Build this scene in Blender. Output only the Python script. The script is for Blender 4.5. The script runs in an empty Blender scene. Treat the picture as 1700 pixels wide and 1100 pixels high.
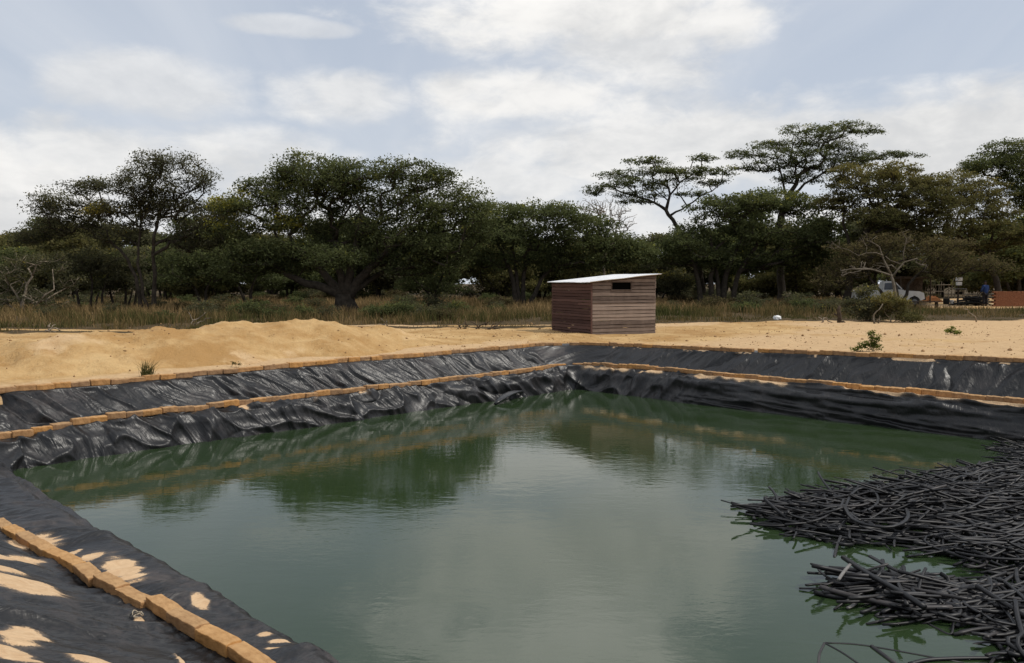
import bpy, math, numpy as np
from math import radians, pi, sin, cos
rng = np.random.default_rng(7)
scene = bpy.context.scene
COL = scene.collection

# ------------------------------------------------------------------ camera
FPX = 1334.0
PITCH = math.atan(80 / FPX)
CAMZ = 1.6
cam = bpy.data.cameras.new('camera')
cam.sensor_width = 36.0
cam.lens = 36.0 * FPX / 1700.0
cam.clip_end = 4000
cam.clip_start = 0.05
cam_ob = bpy.data.objects.new('camera', cam)
COL.objects.link(cam_ob)
cam_ob.location = (0, 0, CAMZ)
cam_ob.rotation_euler = (pi / 2 - PITCH, 0, 0)
scene.camera = cam_ob

# ------------------------------------------------------------------ light
SUN_DIR = np.array([0.56, -0.08, 0.83]); SUN_DIR /= np.linalg.norm(SUN_DIR)
SUN_EL = math.asin(SUN_DIR[2]); SUN_AZ = math.atan2(SUN_DIR[0], SUN_DIR[1])
sun = bpy.data.lights.new('sun', 'SUN')
sun.energy = 2.6
sun.angle = radians(1.2)
sun.color = (1.0, 0.95, 0.87)
sun_ob = bpy.data.objects.new('sun', sun)
COL.objects.link(sun_ob)
sun_ob.location = tuple(SUN_DIR * 60)
sun_ob.rotation_euler = (pi / 2 - SUN_EL, 0, pi - SUN_AZ)
scene.view_settings.view_transform = 'Standard'
scene.view_settings.look = 'None'
scene.view_settings.exposure = 0.0
scene.view_settings.gamma = 1.0


class NT:
    """small node tree helper"""
    def __init__(s, tree):
        s.t = tree; s.n = tree.nodes; s.l = tree.links

    def node(s, typ, **kw):
        n = s.n.new(typ)
        for k, v in kw.items():
            setattr(n, k, v)
        return n

    def put(s, sock, v):
        if v is None:
            return
        if hasattr(v, 'is_output'):
            s.l.new(v, sock)
        else:
            sock.default_value = v

    def math(s, op, a, b=None, c=None, clamp=False):
        n = s.node('ShaderNodeMath', operation=op, use_clamp=clamp)
        for i, v in enumerate((a, b, c)):
            s.put(n.inputs[i], v)
        return n.outputs[0]

    def mix(s, f, a, b, blend='MIX'):
        n = s.node('ShaderNodeMix', data_type='RGBA', blend_type=blend)
        s.put(n.inputs[0], f); s.put(n.inputs[6], a); s.put(n.inputs[7], b)
        return n.outputs[2]

    def noise(s, vec, scale, detail=3, rough=0.55, dist=0.0):
        n = s.node('ShaderNodeTexNoise')
        s.put(n.inputs['Vector'], vec)
        n.inputs['Scale'].default_value = scale
        n.inputs['Detail'].default_value = detail
        n.inputs['Roughness'].default_value = rough
        n.inputs['Distortion'].default_value = dist
        return n.outputs[0]

    def ramp(s, f, stops):
        n = s.node('ShaderNodeValToRGB')
        s.put(n.inputs[0], f)
        e = n.color_ramp.elements
        while len(e) < len(stops):
            e.new(0.5)
        for q, (p, c) in zip(e, stops):
            q.position = p
            q.color = tuple(c) + (1,) if len(c) == 3 else c
        return n.outputs[0]

    def sstep(s, v, a, b):
        n = s.node('ShaderNodeMapRange', interpolation_type='SMOOTHSTEP')
        s.put(n.inputs[0], v)
        n.inputs[1].default_value = a; n.inputs[2].default_value = b
        return n.outputs[0]

    def attr(s, name):
        n = s.node('ShaderNodeAttribute', attribute_name=name)
        return n.outputs['Fac']

    def scaled(s, vec, sc):
        n = s.node('ShaderNodeMapping')
        s.put(n.inputs[0], vec)
        n.inputs['Scale'].default_value = sc
        return n.outputs[0]


# ------------------------------------------------------------------ sky
world = bpy.data.worlds.new('World')
scene.world = world
world.use_nodes = True
w = NT(world.node_tree)
for n in list(w.n):
    w.n.remove(n)
wout = w.node('ShaderNodeOutputWorld')
bg = w.node('ShaderNodeBackground')
bg.inputs[1].default_value = 0.1
w.l.new(bg.outputs[0], wout.inputs[0])
sky = w.node('ShaderNodeTexSky', sky_type='NISHITA', sun_disc=False)
sky.sun_elevation = SUN_EL
sky.sun_rotation = SUN_AZ
sky.air_density = 1.0
sky.dust_density = 2.0
sky.ozone_density = 1.0
geo = w.node('ShaderNodeTexCoord').outputs['Generated']
sep = w.node('ShaderNodeSeparateXYZ')
w.l.new(geo, sep.inputs[0])
dx, dy, dz = sep.outputs
az = w.math('ARCTAN2', dx, dy)
el = w.math('ARCSINE', dz)


def azel(px, py):
    a = math.atan((px - 850) / FPX)
    r = np.array([(px - 850) / FPX, 1, (470 - py) / FPX]); r /= np.linalg.norm(r)
    return a, math.asin(r[2])


comb = w.node('ShaderNodeCombineXYZ')
w.put(comb.inputs[0], az); w.put(comb.inputs[1], w.math('MULTIPLY', el, 2.0)); comb.inputs[2].default_value = 0.37
uv = comb.outputs[0]
nz = w.noise(uv, 7.0, 6, 0.55, 0.3)
nz2 = w.noise(uv, 20.0, 7, 0.62, 0.4)
wob = w.math('ADD', w.math('MULTIPLY', w.math('SUBTRACT', nz, 0.5), 3.4), w.math('MULTIPLY', w.math('SUBTRACT', nz2, 0.5), 1.3))
total = None
for (px, py, rx, ry, st) in [(930, -30, 330, 120, 1.0), (1195, 55, 70, 50, .95), (1060, 90, 170, 110, .85), (920, 170, 200, 60, .95), (1120, 245, 360, 85, .9), (1000, 200, 260, 120, .6),
                             (560, 165, 110, 42, .75), (265, 150, 140, 48, .62), (480, 52, 80, 15, .5), (545, 58, 55, 12, .45), (930, -190, 330, 120, 1.0), (1600, 235, 330, 75, .95),
                             (180, 265, 300, 55, .85), (10, 345, 170, 110, .95), (850, 310, 160, 60, .8), (400, 260, 160, 45, .7), (900, 380, 900, 60, .8)]:
    a0, e0 = azel(px, py)
    u = w.math('DIVIDE', w.math('SUBTRACT', az, a0), rx / FPX)
    v = w.math('DIVIDE', w.math('SUBTRACT', el, e0), ry / FPX)
    r2 = w.math('ADD', w.math('MULTIPLY', u, u), w.math('MULTIPLY', v, v))
    k = w.math('ADD', w.math('SUBTRACT', 1.0, r2), wob)
    k = w.math('MULTIPLY', w.sstep(k, -0.5, 0.95), st)
    total = k if total is None else w.math('MAXIMUM', total, k)
# scattered cumulus over the rest of the sky, high and behind
fl = w.node('ShaderNodeCombineXYZ')
den = w.math('ADD', w.math('ABSOLUTE', dz), 0.25)
w.put(fl.inputs[0], w.math('DIVIDE', dx, den)); w.put(fl.inputs[1], w.math('DIVIDE', dy, den))
gen = w.sstep(w.noise(fl.outputs[0], 1.6, 6, 0.55, 0.2), 0.47, 0.66)
off = w.math('MAXIMUM', w.sstep(w.math('ABSOLUTE', az), 0.75, 1.0), w.sstep(el, 0.38, 0.5))
total = w.math('MAXIMUM', total, w.math('MULTIPLY', gen, off))
# thin cirrus streaks
rot = w.node('ShaderNodeMapping')
w.l.new(fl.outputs[0], rot.inputs[0])
rot.inputs['Rotation'].default_value = (0, 0, radians(-8))
rot.inputs['Scale'].default_value = (1.0, 0.24, 1.0)
cir = w.math('MULTIPLY', w.sstep(w.noise(rot.outputs[0], 2.1, 5, 0.55, 0.9), 0.34, 0.78), 0.36)
low = w.sstep(el, 0.30, 0.0)
veil = w.math('ADD', w.math('ADD', 0.37, cir), w.math('MULTIPLY', low, 0.34), clamp=True)
blue = w.mix(0.55, sky.outputs[0], (4.9, 5.75, 7.2, 1))
base = w.mix(veil, blue, (7.0, 7.35, 7.9, 1))
shade = w.sstep(w.math('ADD', w.noise(uv, 5.0, 5, 0.6, 0.2), w.math('MULTIPLY', nz2, 0.35)), 0.45, 0.85)
ccol = w.mix(shade, (6.9, 6.95, 7.0, 1), (9.5, 9.35, 9.1, 1))
boost = w.math('ADD', 1.0, w.math('MULTIPLY', w.sstep(el, 0.31, 0.44), 0.75))   # clouds above the view brightened so their reflection shows in the water
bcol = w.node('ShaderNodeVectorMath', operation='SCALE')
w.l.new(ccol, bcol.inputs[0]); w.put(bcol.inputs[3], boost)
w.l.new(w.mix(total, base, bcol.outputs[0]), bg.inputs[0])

# ------------------------------------------------------------------ maths helpers
CP, SP = cos(PITCH), sin(PITCH)


def ray(px, py):
    dx = (px - 850) / FPX; dy = -(py - 550) / FPX
    return np.array([dx, CP + dy * SP, -SP + dy * CP])


def P(px, py, D):
    r = ray(px, py)
    return np.array([0, 0, CAMZ]) + r * (D / r[1])


def atz(px, py, z):
    r = ray(px, py)
    return np.array([0, 0, CAMZ]) + r * ((z - CAMZ) / r[2])


def _h(ix, iy, seed):
    n = (ix.astype(np.int64) * 374761393 + iy.astype(np.int64) * 668265263 + seed * 1442695) & 0xffffffff
    n = ((n ^ (n >> 13)) * 1274126177) & 0xffffffff
    return (n ^ (n >> 16)) & 0xffffffff


def perlin(x, y, seed=0):
    x = np.asarray(x, float); y = np.asarray(y, float)
    x0 = np.floor(x); y0 = np.floor(y); fx = x - x0; fy = y - y0
    u = fx * fx * fx * (fx * (fx * 6 - 15) + 10); v = fy * fy * fy * (fy * (fy * 6 - 15) + 10)

    def g(ix, iy, ax, ay):
        a = _h(ix, iy, seed) / 4294967296.0 * 2 * pi
        return np.cos(a) * ax + np.sin(a) * ay
    n00 = g(x0, y0, fx, fy); n10 = g(x0 + 1, y0, fx - 1, fy)
    n01 = g(x0, y0 + 1, fx, fy - 1); n11 = g(x0 + 1, y0 + 1, fx - 1, fy - 1)
    return ((n00 * (1 - u) + n10 * u) * (1 - v) + (n01 * (1 - u) + n11 * u) * v) * 1.41


def fbm(x, y, seed=0, oct=4, gain=0.5):
    r = 0; a = 1.0; f = 1.0
    for i in range(oct):
        r = r + a * perlin(x * f, y * f, seed + i * 17); a *= gain; f *= 2.03
    return r


def sst(x, a, b):
    t = np.clip((x - a) / (b - a), 0, 1)
    return t * t * (3 - 2 * t)


# ------------------------------------------------------------------ mesh helpers
def mesh_np(name, V, F, mats=None, smooth=False, attrs=None, fmat=None):
    """V (n,3); F (m,k) array or list of lists"""
    V = np.asarray(V, np.float32)
    me = bpy.data.meshes.new(name)
    if isinstance(F, np.ndarray):
        m, k = F.shape
        me.vertices.add(len(V)); me.vertices.foreach_set('co', V.ravel())
        me.loops.add(m * k); me.loops.foreach_set('vertex_index', F.astype(np.int32).ravel())
        me.polygons.add(m)
        me.polygons.foreach_set('loop_start', np.arange(0, m * k, k, dtype=np.int32))
        me.polygons.foreach_set('loop_total', np.full(m, k, np.int32))
    else:
        me.from_pydata([tuple(map(float, v)) for v in V], [], F)
    if mats:
        for mm in (mats if isinstance(mats, (list, tuple)) else [mats]):
            me.materials.append(mm)
    for an, (dom, arr) in (attrs or {}).items():
        at = me.attributes.new(an, 'FLOAT', dom)
        at.data.foreach_set('value', np.asarray(arr, np.float32).ravel())
    if fmat is not None:
        me.polygons.foreach_set('material_index', np.asarray(fmat, np.int32))
    me.update(calc_edges=True)
    me.validate()
    if smooth:
        me.polygons.foreach_set('use_smooth', np.ones(len(me.polygons), bool))
    return me


def obj(name, me, parent=None, loc=None, rot=None):
    o = bpy.data.objects.new(name, me)
    COL.objects.link(o)
    if parent is not None:
        o.parent = parent
    if loc is not None:
        o.location = tuple(map(float, loc))
    if rot is not None:
        o.rotation_euler = rot
    return o


def tag(o, label=None, cat=None, group=None, kind=None):
    for k, v in (('label', label), ('category', cat), ('group', group), ('kind', kind)):
        if v:
            o[k] = v
    return o


def empty(name, loc, label=None, cat=None, group=None):
    o = bpy.data.objects.new(name, None)
    o.empty_display_size = 0.2
    COL.objects.link(o)
    o.location = tuple(map(float, loc))
    return tag(o, label, cat, group)


class MB:
    """collects shapes into one mesh"""
    def __init__(s):
        s.v = []; s.f = []

    def add(s, V, F):
        b = len(s.v)
        s.v.extend([tuple(map(float, q)) for q in V]); s.f.extend([tuple(int(i) + b for i in q) for q in F])

    def box(s, c, size, rz=0.0, jit=0.0, M=None):
        x, y, z = [q / 2 for q in size]
        V = np.array([(-x, -y, -z), (x, -y, -z), (x, y, -z), (-x, y, -z), (-x, -y, z), (x, -y, z), (x, y, z), (-x, y, z)], float)
        if jit:
            V += rng.normal(0, jit, V.shape)
        if rz:
            V = V @ np.array([[cos(rz), sin(rz), 0], [-sin(rz), cos(rz), 0], [0, 0, 1]])
        if M is not None:
            V = V @ np.asarray(M).T
        s.add(V + np.asarray(c, float), [(0, 3, 2, 1), (4, 5, 6, 7), (0, 1, 5, 4), (1, 2, 6, 5), (2, 3, 7, 6), (3, 0, 4, 7)])

    def tube(s, pts, rad, k=6, cap=True, fl=1.0):
        V, F = tube_vf(np.asarray(pts, float), rad, k, cap, fl)
        s.add(V, F)

    def mesh(s, name, mats, smooth=False):
        return mesh_np(name, np.array(s.v), s.f, mats, smooth)


def tube_vf(p, rad, k=6, cap=True, fl=1.0):
    n = len(p)
    rad = np.broadcast_to(np.asarray(rad, float), (n,))
    t = np.gradient(p, axis=0)
    t /= np.linalg.norm(t, axis=1)[:, None] + 1e-9
    up = np.array([0, 0, 1.0]) if abs(t[0][2]) < 0.9 else np.array([1.0, 0, 0])
    a = np.cross(t[0], up); a /= np.linalg.norm(a)
    V = []
    for i in range(n):
        a = a - t[i] * (a @ t[i]); a /= np.linalg.norm(a) + 1e-9
        b = np.cross(t[i], a)
        for j in range(k):
            q = 2 * pi * j / k
            V.append(p[i] + rad[i] * (a * cos(q) + b * fl * sin(q)))
    F = []
    for i in range(n - 1):
        for j in range(k):
            j2 = (j + 1) % k
            F.append((i * k + j, i * k + j2, (i + 1) * k + j2, (i + 1) * k + j))
    if cap:
        F.append(tuple(range(k - 1, -1, -1))); F.append(tuple((n - 1) * k + j for j in range(k)))
    return V, F


# ------------------------------------------------------------------ materials
def newmat(name):
    m = bpy.data.materials.new(name)
    m.use_nodes = True
    t = NT(m.node_tree)
    b = t.n['Principled BSDF']
    return m, t, b


def objco(t):
    return t.node('ShaderNodeTexCoord').outputs['Object']


def simple(name, c0, c1, rough=0.8, scale=6.0, bump=0.0, spec=0.3, metal=0.0, bscale=None):
    m, t, b = newmat(name)
    co = objco(t)
    n = t.noise(co, scale, 5, 0.6)
    t.put(b.inputs['Base Color'], t.ramp(n, [(0.3, c0), (0.7, c1)]))
    b.inputs['Roughness'].default_value = rough
    b.inputs['Specular IOR Level'].default_value = spec
    b.inputs['Metallic'].default_value = metal
    if bump:
        bp = t.node('ShaderNodeBump')
        bp.inputs['Strength'].default_value = 0.6
        bp.inputs['Distance'].default_value = bump
        t.put(bp.inputs['Height'], t.noise(co, bscale or scale * 4, 4, 0.65))
        t.l.new(bp.outputs[0], b.inputs['Normal'])
    return m


SAND_LO = (0.36, 0.21, 0.080); SAND_HI = (0.52, 0.35, 0.165)
SAND_PALE = (0.54, 0.375, 0.205)


def sandmat(name, veg):
    m, t, b = newmat(name)
    co = objco(t)
    n1 = t.noise(co, 0.55, 5, 0.6, 0.4)
    n2 = t.noise(co, 3.2, 6, 0.65)
    n3 = t.noise(co, 16.0, 4, 0.7)
    c = t.ramp(t.math('ADD', t.math('MULTIPLY', n1, 0.65), t.math('MULTIPLY', n2, 0.35)), [(0.41, SAND_LO), (0.60, SAND_HI)])
    pale = t.attr('pale')
    pcol = t.ramp(n2, [(0.3, (0.46, 0.30, 0.16)), (0.65, SAND_PALE)])
    c = t.mix(t.sstep(t.math('ADD', pale, t.math('MULTIPLY', t.math('SUBTRACT', n2, 0.5), 0.9)), 0.3, 0.7), c, pcol)
    c = t.mix(t.math('MULTIPLY', t.sstep(n3, 0.55, 0.75), 0.35), c, (0.27, 0.155, 0.07, 1))
    if veg:
        vcol = t.ramp(t.math('ADD', t.math('MULTIPLY', n1, 0.4), t.math('MULTIPLY', n2, 0.6)),
                      [(0.3, (0.035, 0.028, 0.014)), (0.5, (0.068, 0.047, 0.022)), (0.72, (0.115, 0.074, 0.034))])
        va = t.sstep(t.math('ADD', t.attr('veg'), t.math('MULTIPLY', t.math('SUBTRACT', n2, 0.5), 0.8)), 0.35, 0.65)
        c = t.mix(va, c, vcol)
    t.put(b.inputs['Base Color'], c)
    b.inputs['Roughness'].default_value = 0.95
    b.inputs['Specular IOR Level'].default_value = 0.15
    bp = t.node('ShaderNodeBump')
    bp.inputs['Strength'].default_value = 0.8
    bp.inputs['Distance'].default_value = 0.10
    h = t.math('ADD', t.math('MULTIPLY', t.noise(co, 5.0, 6, 0.65), 1.0), t.math('MULTIPLY', t.noise(co, 26.0, 3, 0.6), 0.25))
    t.put(bp.inputs['Height'], h)
    t.l.new(bp.outputs[0], b.inputs['Normal'])
    return m


M_SAND = sandmat('ground_sand', True)
M_MOUND = sandmat('mound_sand', False)


def linermat():
    m, t, b = newmat('black_plastic_sheet')
    co = objco(t)
    n1 = t.noise(co, 1.3, 5, 0.6, 0.6)
    n2 = t.noise(co, 9.0, 6, 0.7, 0.8)
    dust = t.math('MULTIPLY', t.sstep(t.math('ADD', t.math('MULTIPLY', n1, 0.6), t.math('MULTIPLY', n2, 0.45)), 0.50, 0.75), 0.5)
    dust = t.math('MULTIPLY', dust, t.attr('dusty'))
    c = t.mix(dust, (0.0085, 0.0085, 0.009, 1), (0.095, 0.080, 0.076, 1))
    n4 = t.noise(co, 70.0, 3, 0.7)
    s = t.sstep(t.math('ADD', t.math('ADD', t.attr('sand'), t.math('MULTIPLY', t.math('SUBTRACT', n2, 0.5), 0.5)), t.math('MULTIPLY', t.math('SUBTRACT', n4, 0.5), 0.9)), 0.40, 0.62)
    sc = t.ramp(n2, [(0.3, (0.46, 0.30, 0.17)), (0.7, (0.58, 0.42, 0.26))])
    halo = t.math('MULTIPLY', t.sstep(t.math('ADD', t.attr('sand'), t.math('MULTIPLY', t.math('SUBTRACT', n4, 0.5), 0.5)), 0.05, 0.6), 0.45)
    c = t.mix(halo, c, (0.26, 0.18, 0.11, 1))
    c = t.mix(s, c, sc)
    t.put(b.inputs['Base Color'], c)
    r = t.math('ADD', 0.30, t.math('MULTIPLY', t.math('ADD', dust, t.math('MULTIPLY', n2, 0.3)), 0.55))
    t.put(b.inputs['Roughness'], t.math('MAXIMUM', r, t.math('MULTIPLY', s, 0.95)))
    t.put(b.inputs['Specular IOR Level'], t.math('SUBTRACT', 0.42, t.math('MULTIPLY', s, 0.35)))
    bp = t.node('ShaderNodeBump')
    bp.inputs['Strength'].default_value = 0.5
    bp.inputs['Distance'].default_value = 0.018
    rid = t.math('ABSOLUTE', t.math('SUBTRACT', t.noise(co, 4.5, 2, 0.5, 1.2), 0.5))
    rid2 = t.math('ABSOLUTE', t.math('SUBTRACT', t.noise(co, 12.0, 2, 0.5, 1.0), 0.5))
    cv = t.node('ShaderNodeCombineXYZ')
    t.put(cv.inputs[0], t.math('ADD', t.math('MULTIPLY', t.attr('along'), 1.0), t.math('MULTIPLY', t.attr('across'), 0.35)))
    t.put(cv.inputs[1], t.math('MULTIPLY', t.attr('across'), 0.16))
    cr1 = t.math('ABSOLUTE', t.math('SUBTRACT', t.noise(cv.outputs[0], 7.0, 3, 0.55, 0.7), 0.5))
    cr2 = t.math('ABSOLUTE', t.math('SUBTRACT', t.noise(cv.outputs[0], 22.0, 2, 0.55, 0.5), 0.5))
    cr = t.math('ADD', t.math('MULTIPLY', cr1, 2.8), t.math('MULTIPLY', cr2, 1.1))
    t.put(bp.inputs['Height'], t.math('ADD', t.math('ADD', t.math('MULTIPLY', rid, 1.2), t.math('MULTIPLY', rid2, 0.4)), cr))
    t.l.new(bp.outputs[0], b.inputs['Normal'])
    return m


M_LINER = linermat()


def watermat():
    m, t, b = newmat('green_water')
    co = objco(t)
    n = t.noise(co, 0.22, 3, 0.5)
    t.put(b.inputs['Base Color'], t.ramp(n, [(0.3, (0.0200, 0.0360, 0.0140)), (0.7, (0.0270, 0.0440, 0.0185))]))
    b.inputs['Roughness'].default_value = 0.03
    b.inputs['IOR'].default_value = 1.43
    b.inputs['Specular IOR Level'].default_value = 0.5
    bp = t.node('ShaderNodeBump')
    bp.inputs['Strength'].default_value = 1.0
    bp.inputs['Distance'].default_value = 0.0019
    h1 = t.noise(t.scaled(co, (0.8, 1.5, 1.0)), 3.2, 3, 0.55, 0.3)
    h2 = t.noise(t.scaled(co, (0.7, 1.6, 1.0)), 10.0, 3, 0.55, 0.2)
    patch = t.sstep(t.noise(co, 0.45, 3, 0.5), 0.40, 0.65)
    h = t.math('ADD', t.math('MULTIPLY', h1, 0.9), t.math('MULTIPLY', t.math('MULTIPLY', h2, 0.55), t.math('ADD', 0.3, patch)))
    t.put(bp.inputs['Height'], h)
    t.l.new(bp.outputs[0], b.inputs['Normal'])
    return m


M_WATER = watermat()
M_BRICK = None


def brickmat(name, c0, c1):
    m, t, b = newmat(name)
    co = objco(t)
    oi = t.node('ShaderNodeObjectInfo').outputs['Random']
    n = t.noise(co, 14.0, 5, 0.65)
    c = t.ramp(n, [(0.3, c0), (0.68, c1)])
    hs = t.node('ShaderNodeHueSaturation')
    t.put(hs.inputs['Color'], c)
    t.put(hs.inputs['Value'], t.math('ADD', 0.72, t.math('MULTIPLY', oi, 0.5)))
    t.put(hs.inputs['Saturation'], t.math('ADD', 0.88, t.math('MULTIPLY', oi, 0.2)))
    nrm = t.node('ShaderNodeNewGeometry').outputs['Normal']
    sp = t.node('ShaderNodeSeparateXYZ'); t.l.new(nrm, sp.inputs[0])
    dustf = t.math('MULTIPLY', t.sstep(t.math('ADD', sp.outputs[2], t.math('SUBTRACT', n, 0.5)), 0.5, 1.1), 0.5)
    t.put(b.inputs['Base Color'], t.mix(dustf, hs.outputs[0], (0.50, 0.33, 0.17, 1)))
    b.inputs['Roughness'].default_value = 0.95
    b.inputs['Specular IOR Level'].default_value = 0.1
    bp = t.node('ShaderNodeBump')
    bp.inputs['Strength'].default_value = 0.8
    bp.inputs['Distance'].default_value = 0.012
    t.put(bp.inputs['Height'], t.noise(co, 45.0, 5, 0.7))
    t.l.new(bp.outputs[0], b.inputs['Normal'])
    return m


M_BRICK = brickmat('mud_brick', (0.25, 0.125, 0.05), (0.45, 0.25, 0.11))
M_PIPE, _t, _b = newmat('black_pipe_plastic')
_n = _t.math('ADD', _t.math('MULTIPLY', _t.node('ShaderNodeObjectInfo').outputs['Random'], .55), _t.math('MULTIPLY', _t.noise(objco(_t), 2.6, 4, .6), .6))
_t.put(_b.inputs['Base Color'], _t.ramp(_n, [(0.3, (0.005, 0.005, 0.006)), (0.75, (0.016, 0.0145, 0.0145)), (1.0, (0.065, 0.057, 0.054))]))
_b.inputs['Roughness'].default_value = .48
_b.inputs['Specular IOR Level'].default_value = .35
M_PIPE_PALE = simple('worn_pipe_plastic', (0.10, 0.095, 0.09), (0.22, 0.205, 0.19), 0.6, 9.0)
M_BARK = simple('dark_bark', (0.022, 0.018, 0.014), (0.065, 0.054, 0.042), 0.95, 5.0, 0.02, 0.1)
M_BARK_PALE = simple('pale_bark', (0.085, 0.07, 0.052), (0.20, 0.168, 0.125), 0.95, 5.0, 0.01, 0.1)
M_TWIG = simple('dry_wood', (0.13, 0.10, 0.07), (0.30, 0.25, 0.19), 0.95, 8.0, 0.0, 0.1)
M_DARKTWIG = simple('dark_dry_wood', (0.03, 0.022, 0.016), (0.09, 0.068, 0.05), 0.95, 8.0, 0.0, 0.1)


def leafmat(name, stops, trans=0.3):
    m = bpy.data.materials.new(name)
    m.use_nodes = True
    t = NT(m.node_tree)
    t.n.remove(t.n['Principled BSDF'])
    out = t.n['Material Output']
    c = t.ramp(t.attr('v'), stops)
    d = t.node('ShaderNodeBsdfDiffuse'); t.put(d.inputs[0], c)
    tr = t.node('ShaderNodeBsdfTranslucent'); t.put(tr.inputs[0], t.mix(0.3, c, (0.12, 0.15, 0.03, 1), 'MIX'))
    mx = t.node('ShaderNodeMixShader'); mx.inputs[0].default_value = trans
    t.l.new(d.outputs[0], mx.inputs[1]); t.l.new(tr.outputs[0], mx.inputs[2])
    t.l.new(mx.outputs[0], out.inputs[0])
    return m


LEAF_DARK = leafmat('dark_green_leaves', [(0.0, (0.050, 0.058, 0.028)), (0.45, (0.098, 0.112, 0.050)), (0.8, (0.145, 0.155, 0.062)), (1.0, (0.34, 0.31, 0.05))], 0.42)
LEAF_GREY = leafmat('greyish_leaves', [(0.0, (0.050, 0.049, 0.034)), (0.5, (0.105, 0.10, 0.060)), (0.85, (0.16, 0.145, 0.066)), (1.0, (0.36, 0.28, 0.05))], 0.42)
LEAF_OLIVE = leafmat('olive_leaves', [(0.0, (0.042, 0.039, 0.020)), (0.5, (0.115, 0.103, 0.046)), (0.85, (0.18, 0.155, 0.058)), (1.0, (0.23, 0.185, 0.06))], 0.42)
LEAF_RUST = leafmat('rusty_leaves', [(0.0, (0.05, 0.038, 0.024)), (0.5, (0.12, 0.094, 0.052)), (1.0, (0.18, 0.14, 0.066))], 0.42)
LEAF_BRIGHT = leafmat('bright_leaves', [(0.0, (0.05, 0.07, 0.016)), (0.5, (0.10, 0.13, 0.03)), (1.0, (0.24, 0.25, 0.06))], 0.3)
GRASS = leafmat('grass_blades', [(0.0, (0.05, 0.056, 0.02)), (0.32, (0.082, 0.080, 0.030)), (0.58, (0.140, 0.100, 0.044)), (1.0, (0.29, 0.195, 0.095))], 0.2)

# ------------------------------------------------------------------ pond geometry
# plan axes: a runs away to the right, b runs to the right and nearer (both at 45 degrees)
S2 = math.sqrt(0.5)
A0, A1, B0, B1 = 2.95, 15.85, -13.53, 3.2
WZ = -1.15


def ab2xy(a, b):
    return S2 * (a + b), S2 * (a - b)


def xy2ab(x, y):
    return S2 * (x + y), S2 * (x - y)


def onb(px, py, b):
    r = ray(px, py); t = b / (S2 * (r[0] - r[1])); return t * r + np.array([0, 0, CAMZ])


def ona(px, py, a):
    r = ray(px, py); t = a / (S2 * (r[0] + r[1])); return t * r + np.array([0, 0, CAMZ])


# perimeter: near side (b from B1 to B0 at a=A0), left side (a up at b=B0), right side (b up at a=A1), hidden closing side
RC = 0.3
perim = []   # (a, b, na, nb, side)


def arc(ca, cb, t0, t1, n, sd):
    for q in np.linspace(t0, t1, n, endpoint=False):
        perim.append((ca + RC * cos(q), cb + RC * sin(q), cos(q), sin(q), sd))


STEP = 0.024
nb_list = list(np.arange(B1 - RC, -3.4, -.05)) + list(np.arange(-3.4, -10.5, -.0125)) + list(np.arange(-10.5, B0 + RC, -STEP))
for b in nb_list:
    perim.append((A0, b, -1, 0, 0))
arc(A0 + RC, B0 + RC, pi, 1.5 * pi, 34, 0.5)
for a in np.arange(A0 + RC, A1 - RC, STEP):
    perim.append((a, B0, 0, -1, 1))
arc(A1 - RC, B0 + RC, -pi / 2, 0, 34, 1.5)
for b in np.arange(B0 + RC, B1 - RC, STEP):
    perim.append((A1, b, 1, 0, 2))
arc(A1 - RC, B1 - RC, 0, pi / 2, 10, 2.5)
for a in np.arange(A1 - RC, A0 + RC, -0.12):
    perim.append((a, B1, 0, 1, 3))
arc(A0 + RC, B1 - RC, pi / 2, pi, 10, 3.5)
perim = np.array(perim)
pa, pb, na, nb, psd = perim.T
ds = np.hypot(np.diff(pa, append=pa[0]), np.diff(pb, append=pb[0]))
ps = np.cumsum(ds)


def side_params(a, b, wn, wl, wr, wh):
    """blended profile parameters: brick offset, ledge height, rim offset, rim height"""
    near = (np.interp(b, [-10, -7.6, -5.7, -4.1, 0], [1.0, .92, .79, .71, .7]), np.interp(b, [-13.5, -11, -9, -7, -5, -3], [-.93, -.90, -.83, -.74, -.72, -.74]), 2.25 + 0 * b, -0.06 + 0 * b)
    left = (0.5 + 0 * b, -0.66 + 0 * b, 1.25 + 0 * b, -0.13 + np.interp(a, [3, 9, 15], [-.03, .03, .04]))
    right = (0.5 + 0 * b, -0.53 + 0 * b, 1.25 + 0 * b, np.interp(b, [-13.5, -9, -5, -2], [-.07, .02, .13, .18]))
    out = []
    for k in range(4):
        out.append(wn * near[k] + wl * left[k] + wr * right[k] + wh * right[k])
    return out


wn = np.maximum(0, -na) ** 2; wl = np.maximum(0, -nb) ** 2; wr = np.maximum(0, na) ** 2; wh = np.maximum(0, nb) ** 2
D_BR, Z_B, D_RIM, Z_RIM = side_params(pa, pb, wn, wl, wr, wh)


def smooth_loop(x, n=28):
    k = np.ones(n) / n
    return np.convolve(np.concatenate([x[-n:], x, x[:n]]), k, 'same')[n:-n]


D_BR, D_RIM = [smooth_loop(q, 28) for q in (D_BR, D_RIM)]
Z_B, Z_RIM = [smooth_loop(q, 150) for q in (Z_B, Z_RIM)]

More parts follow.
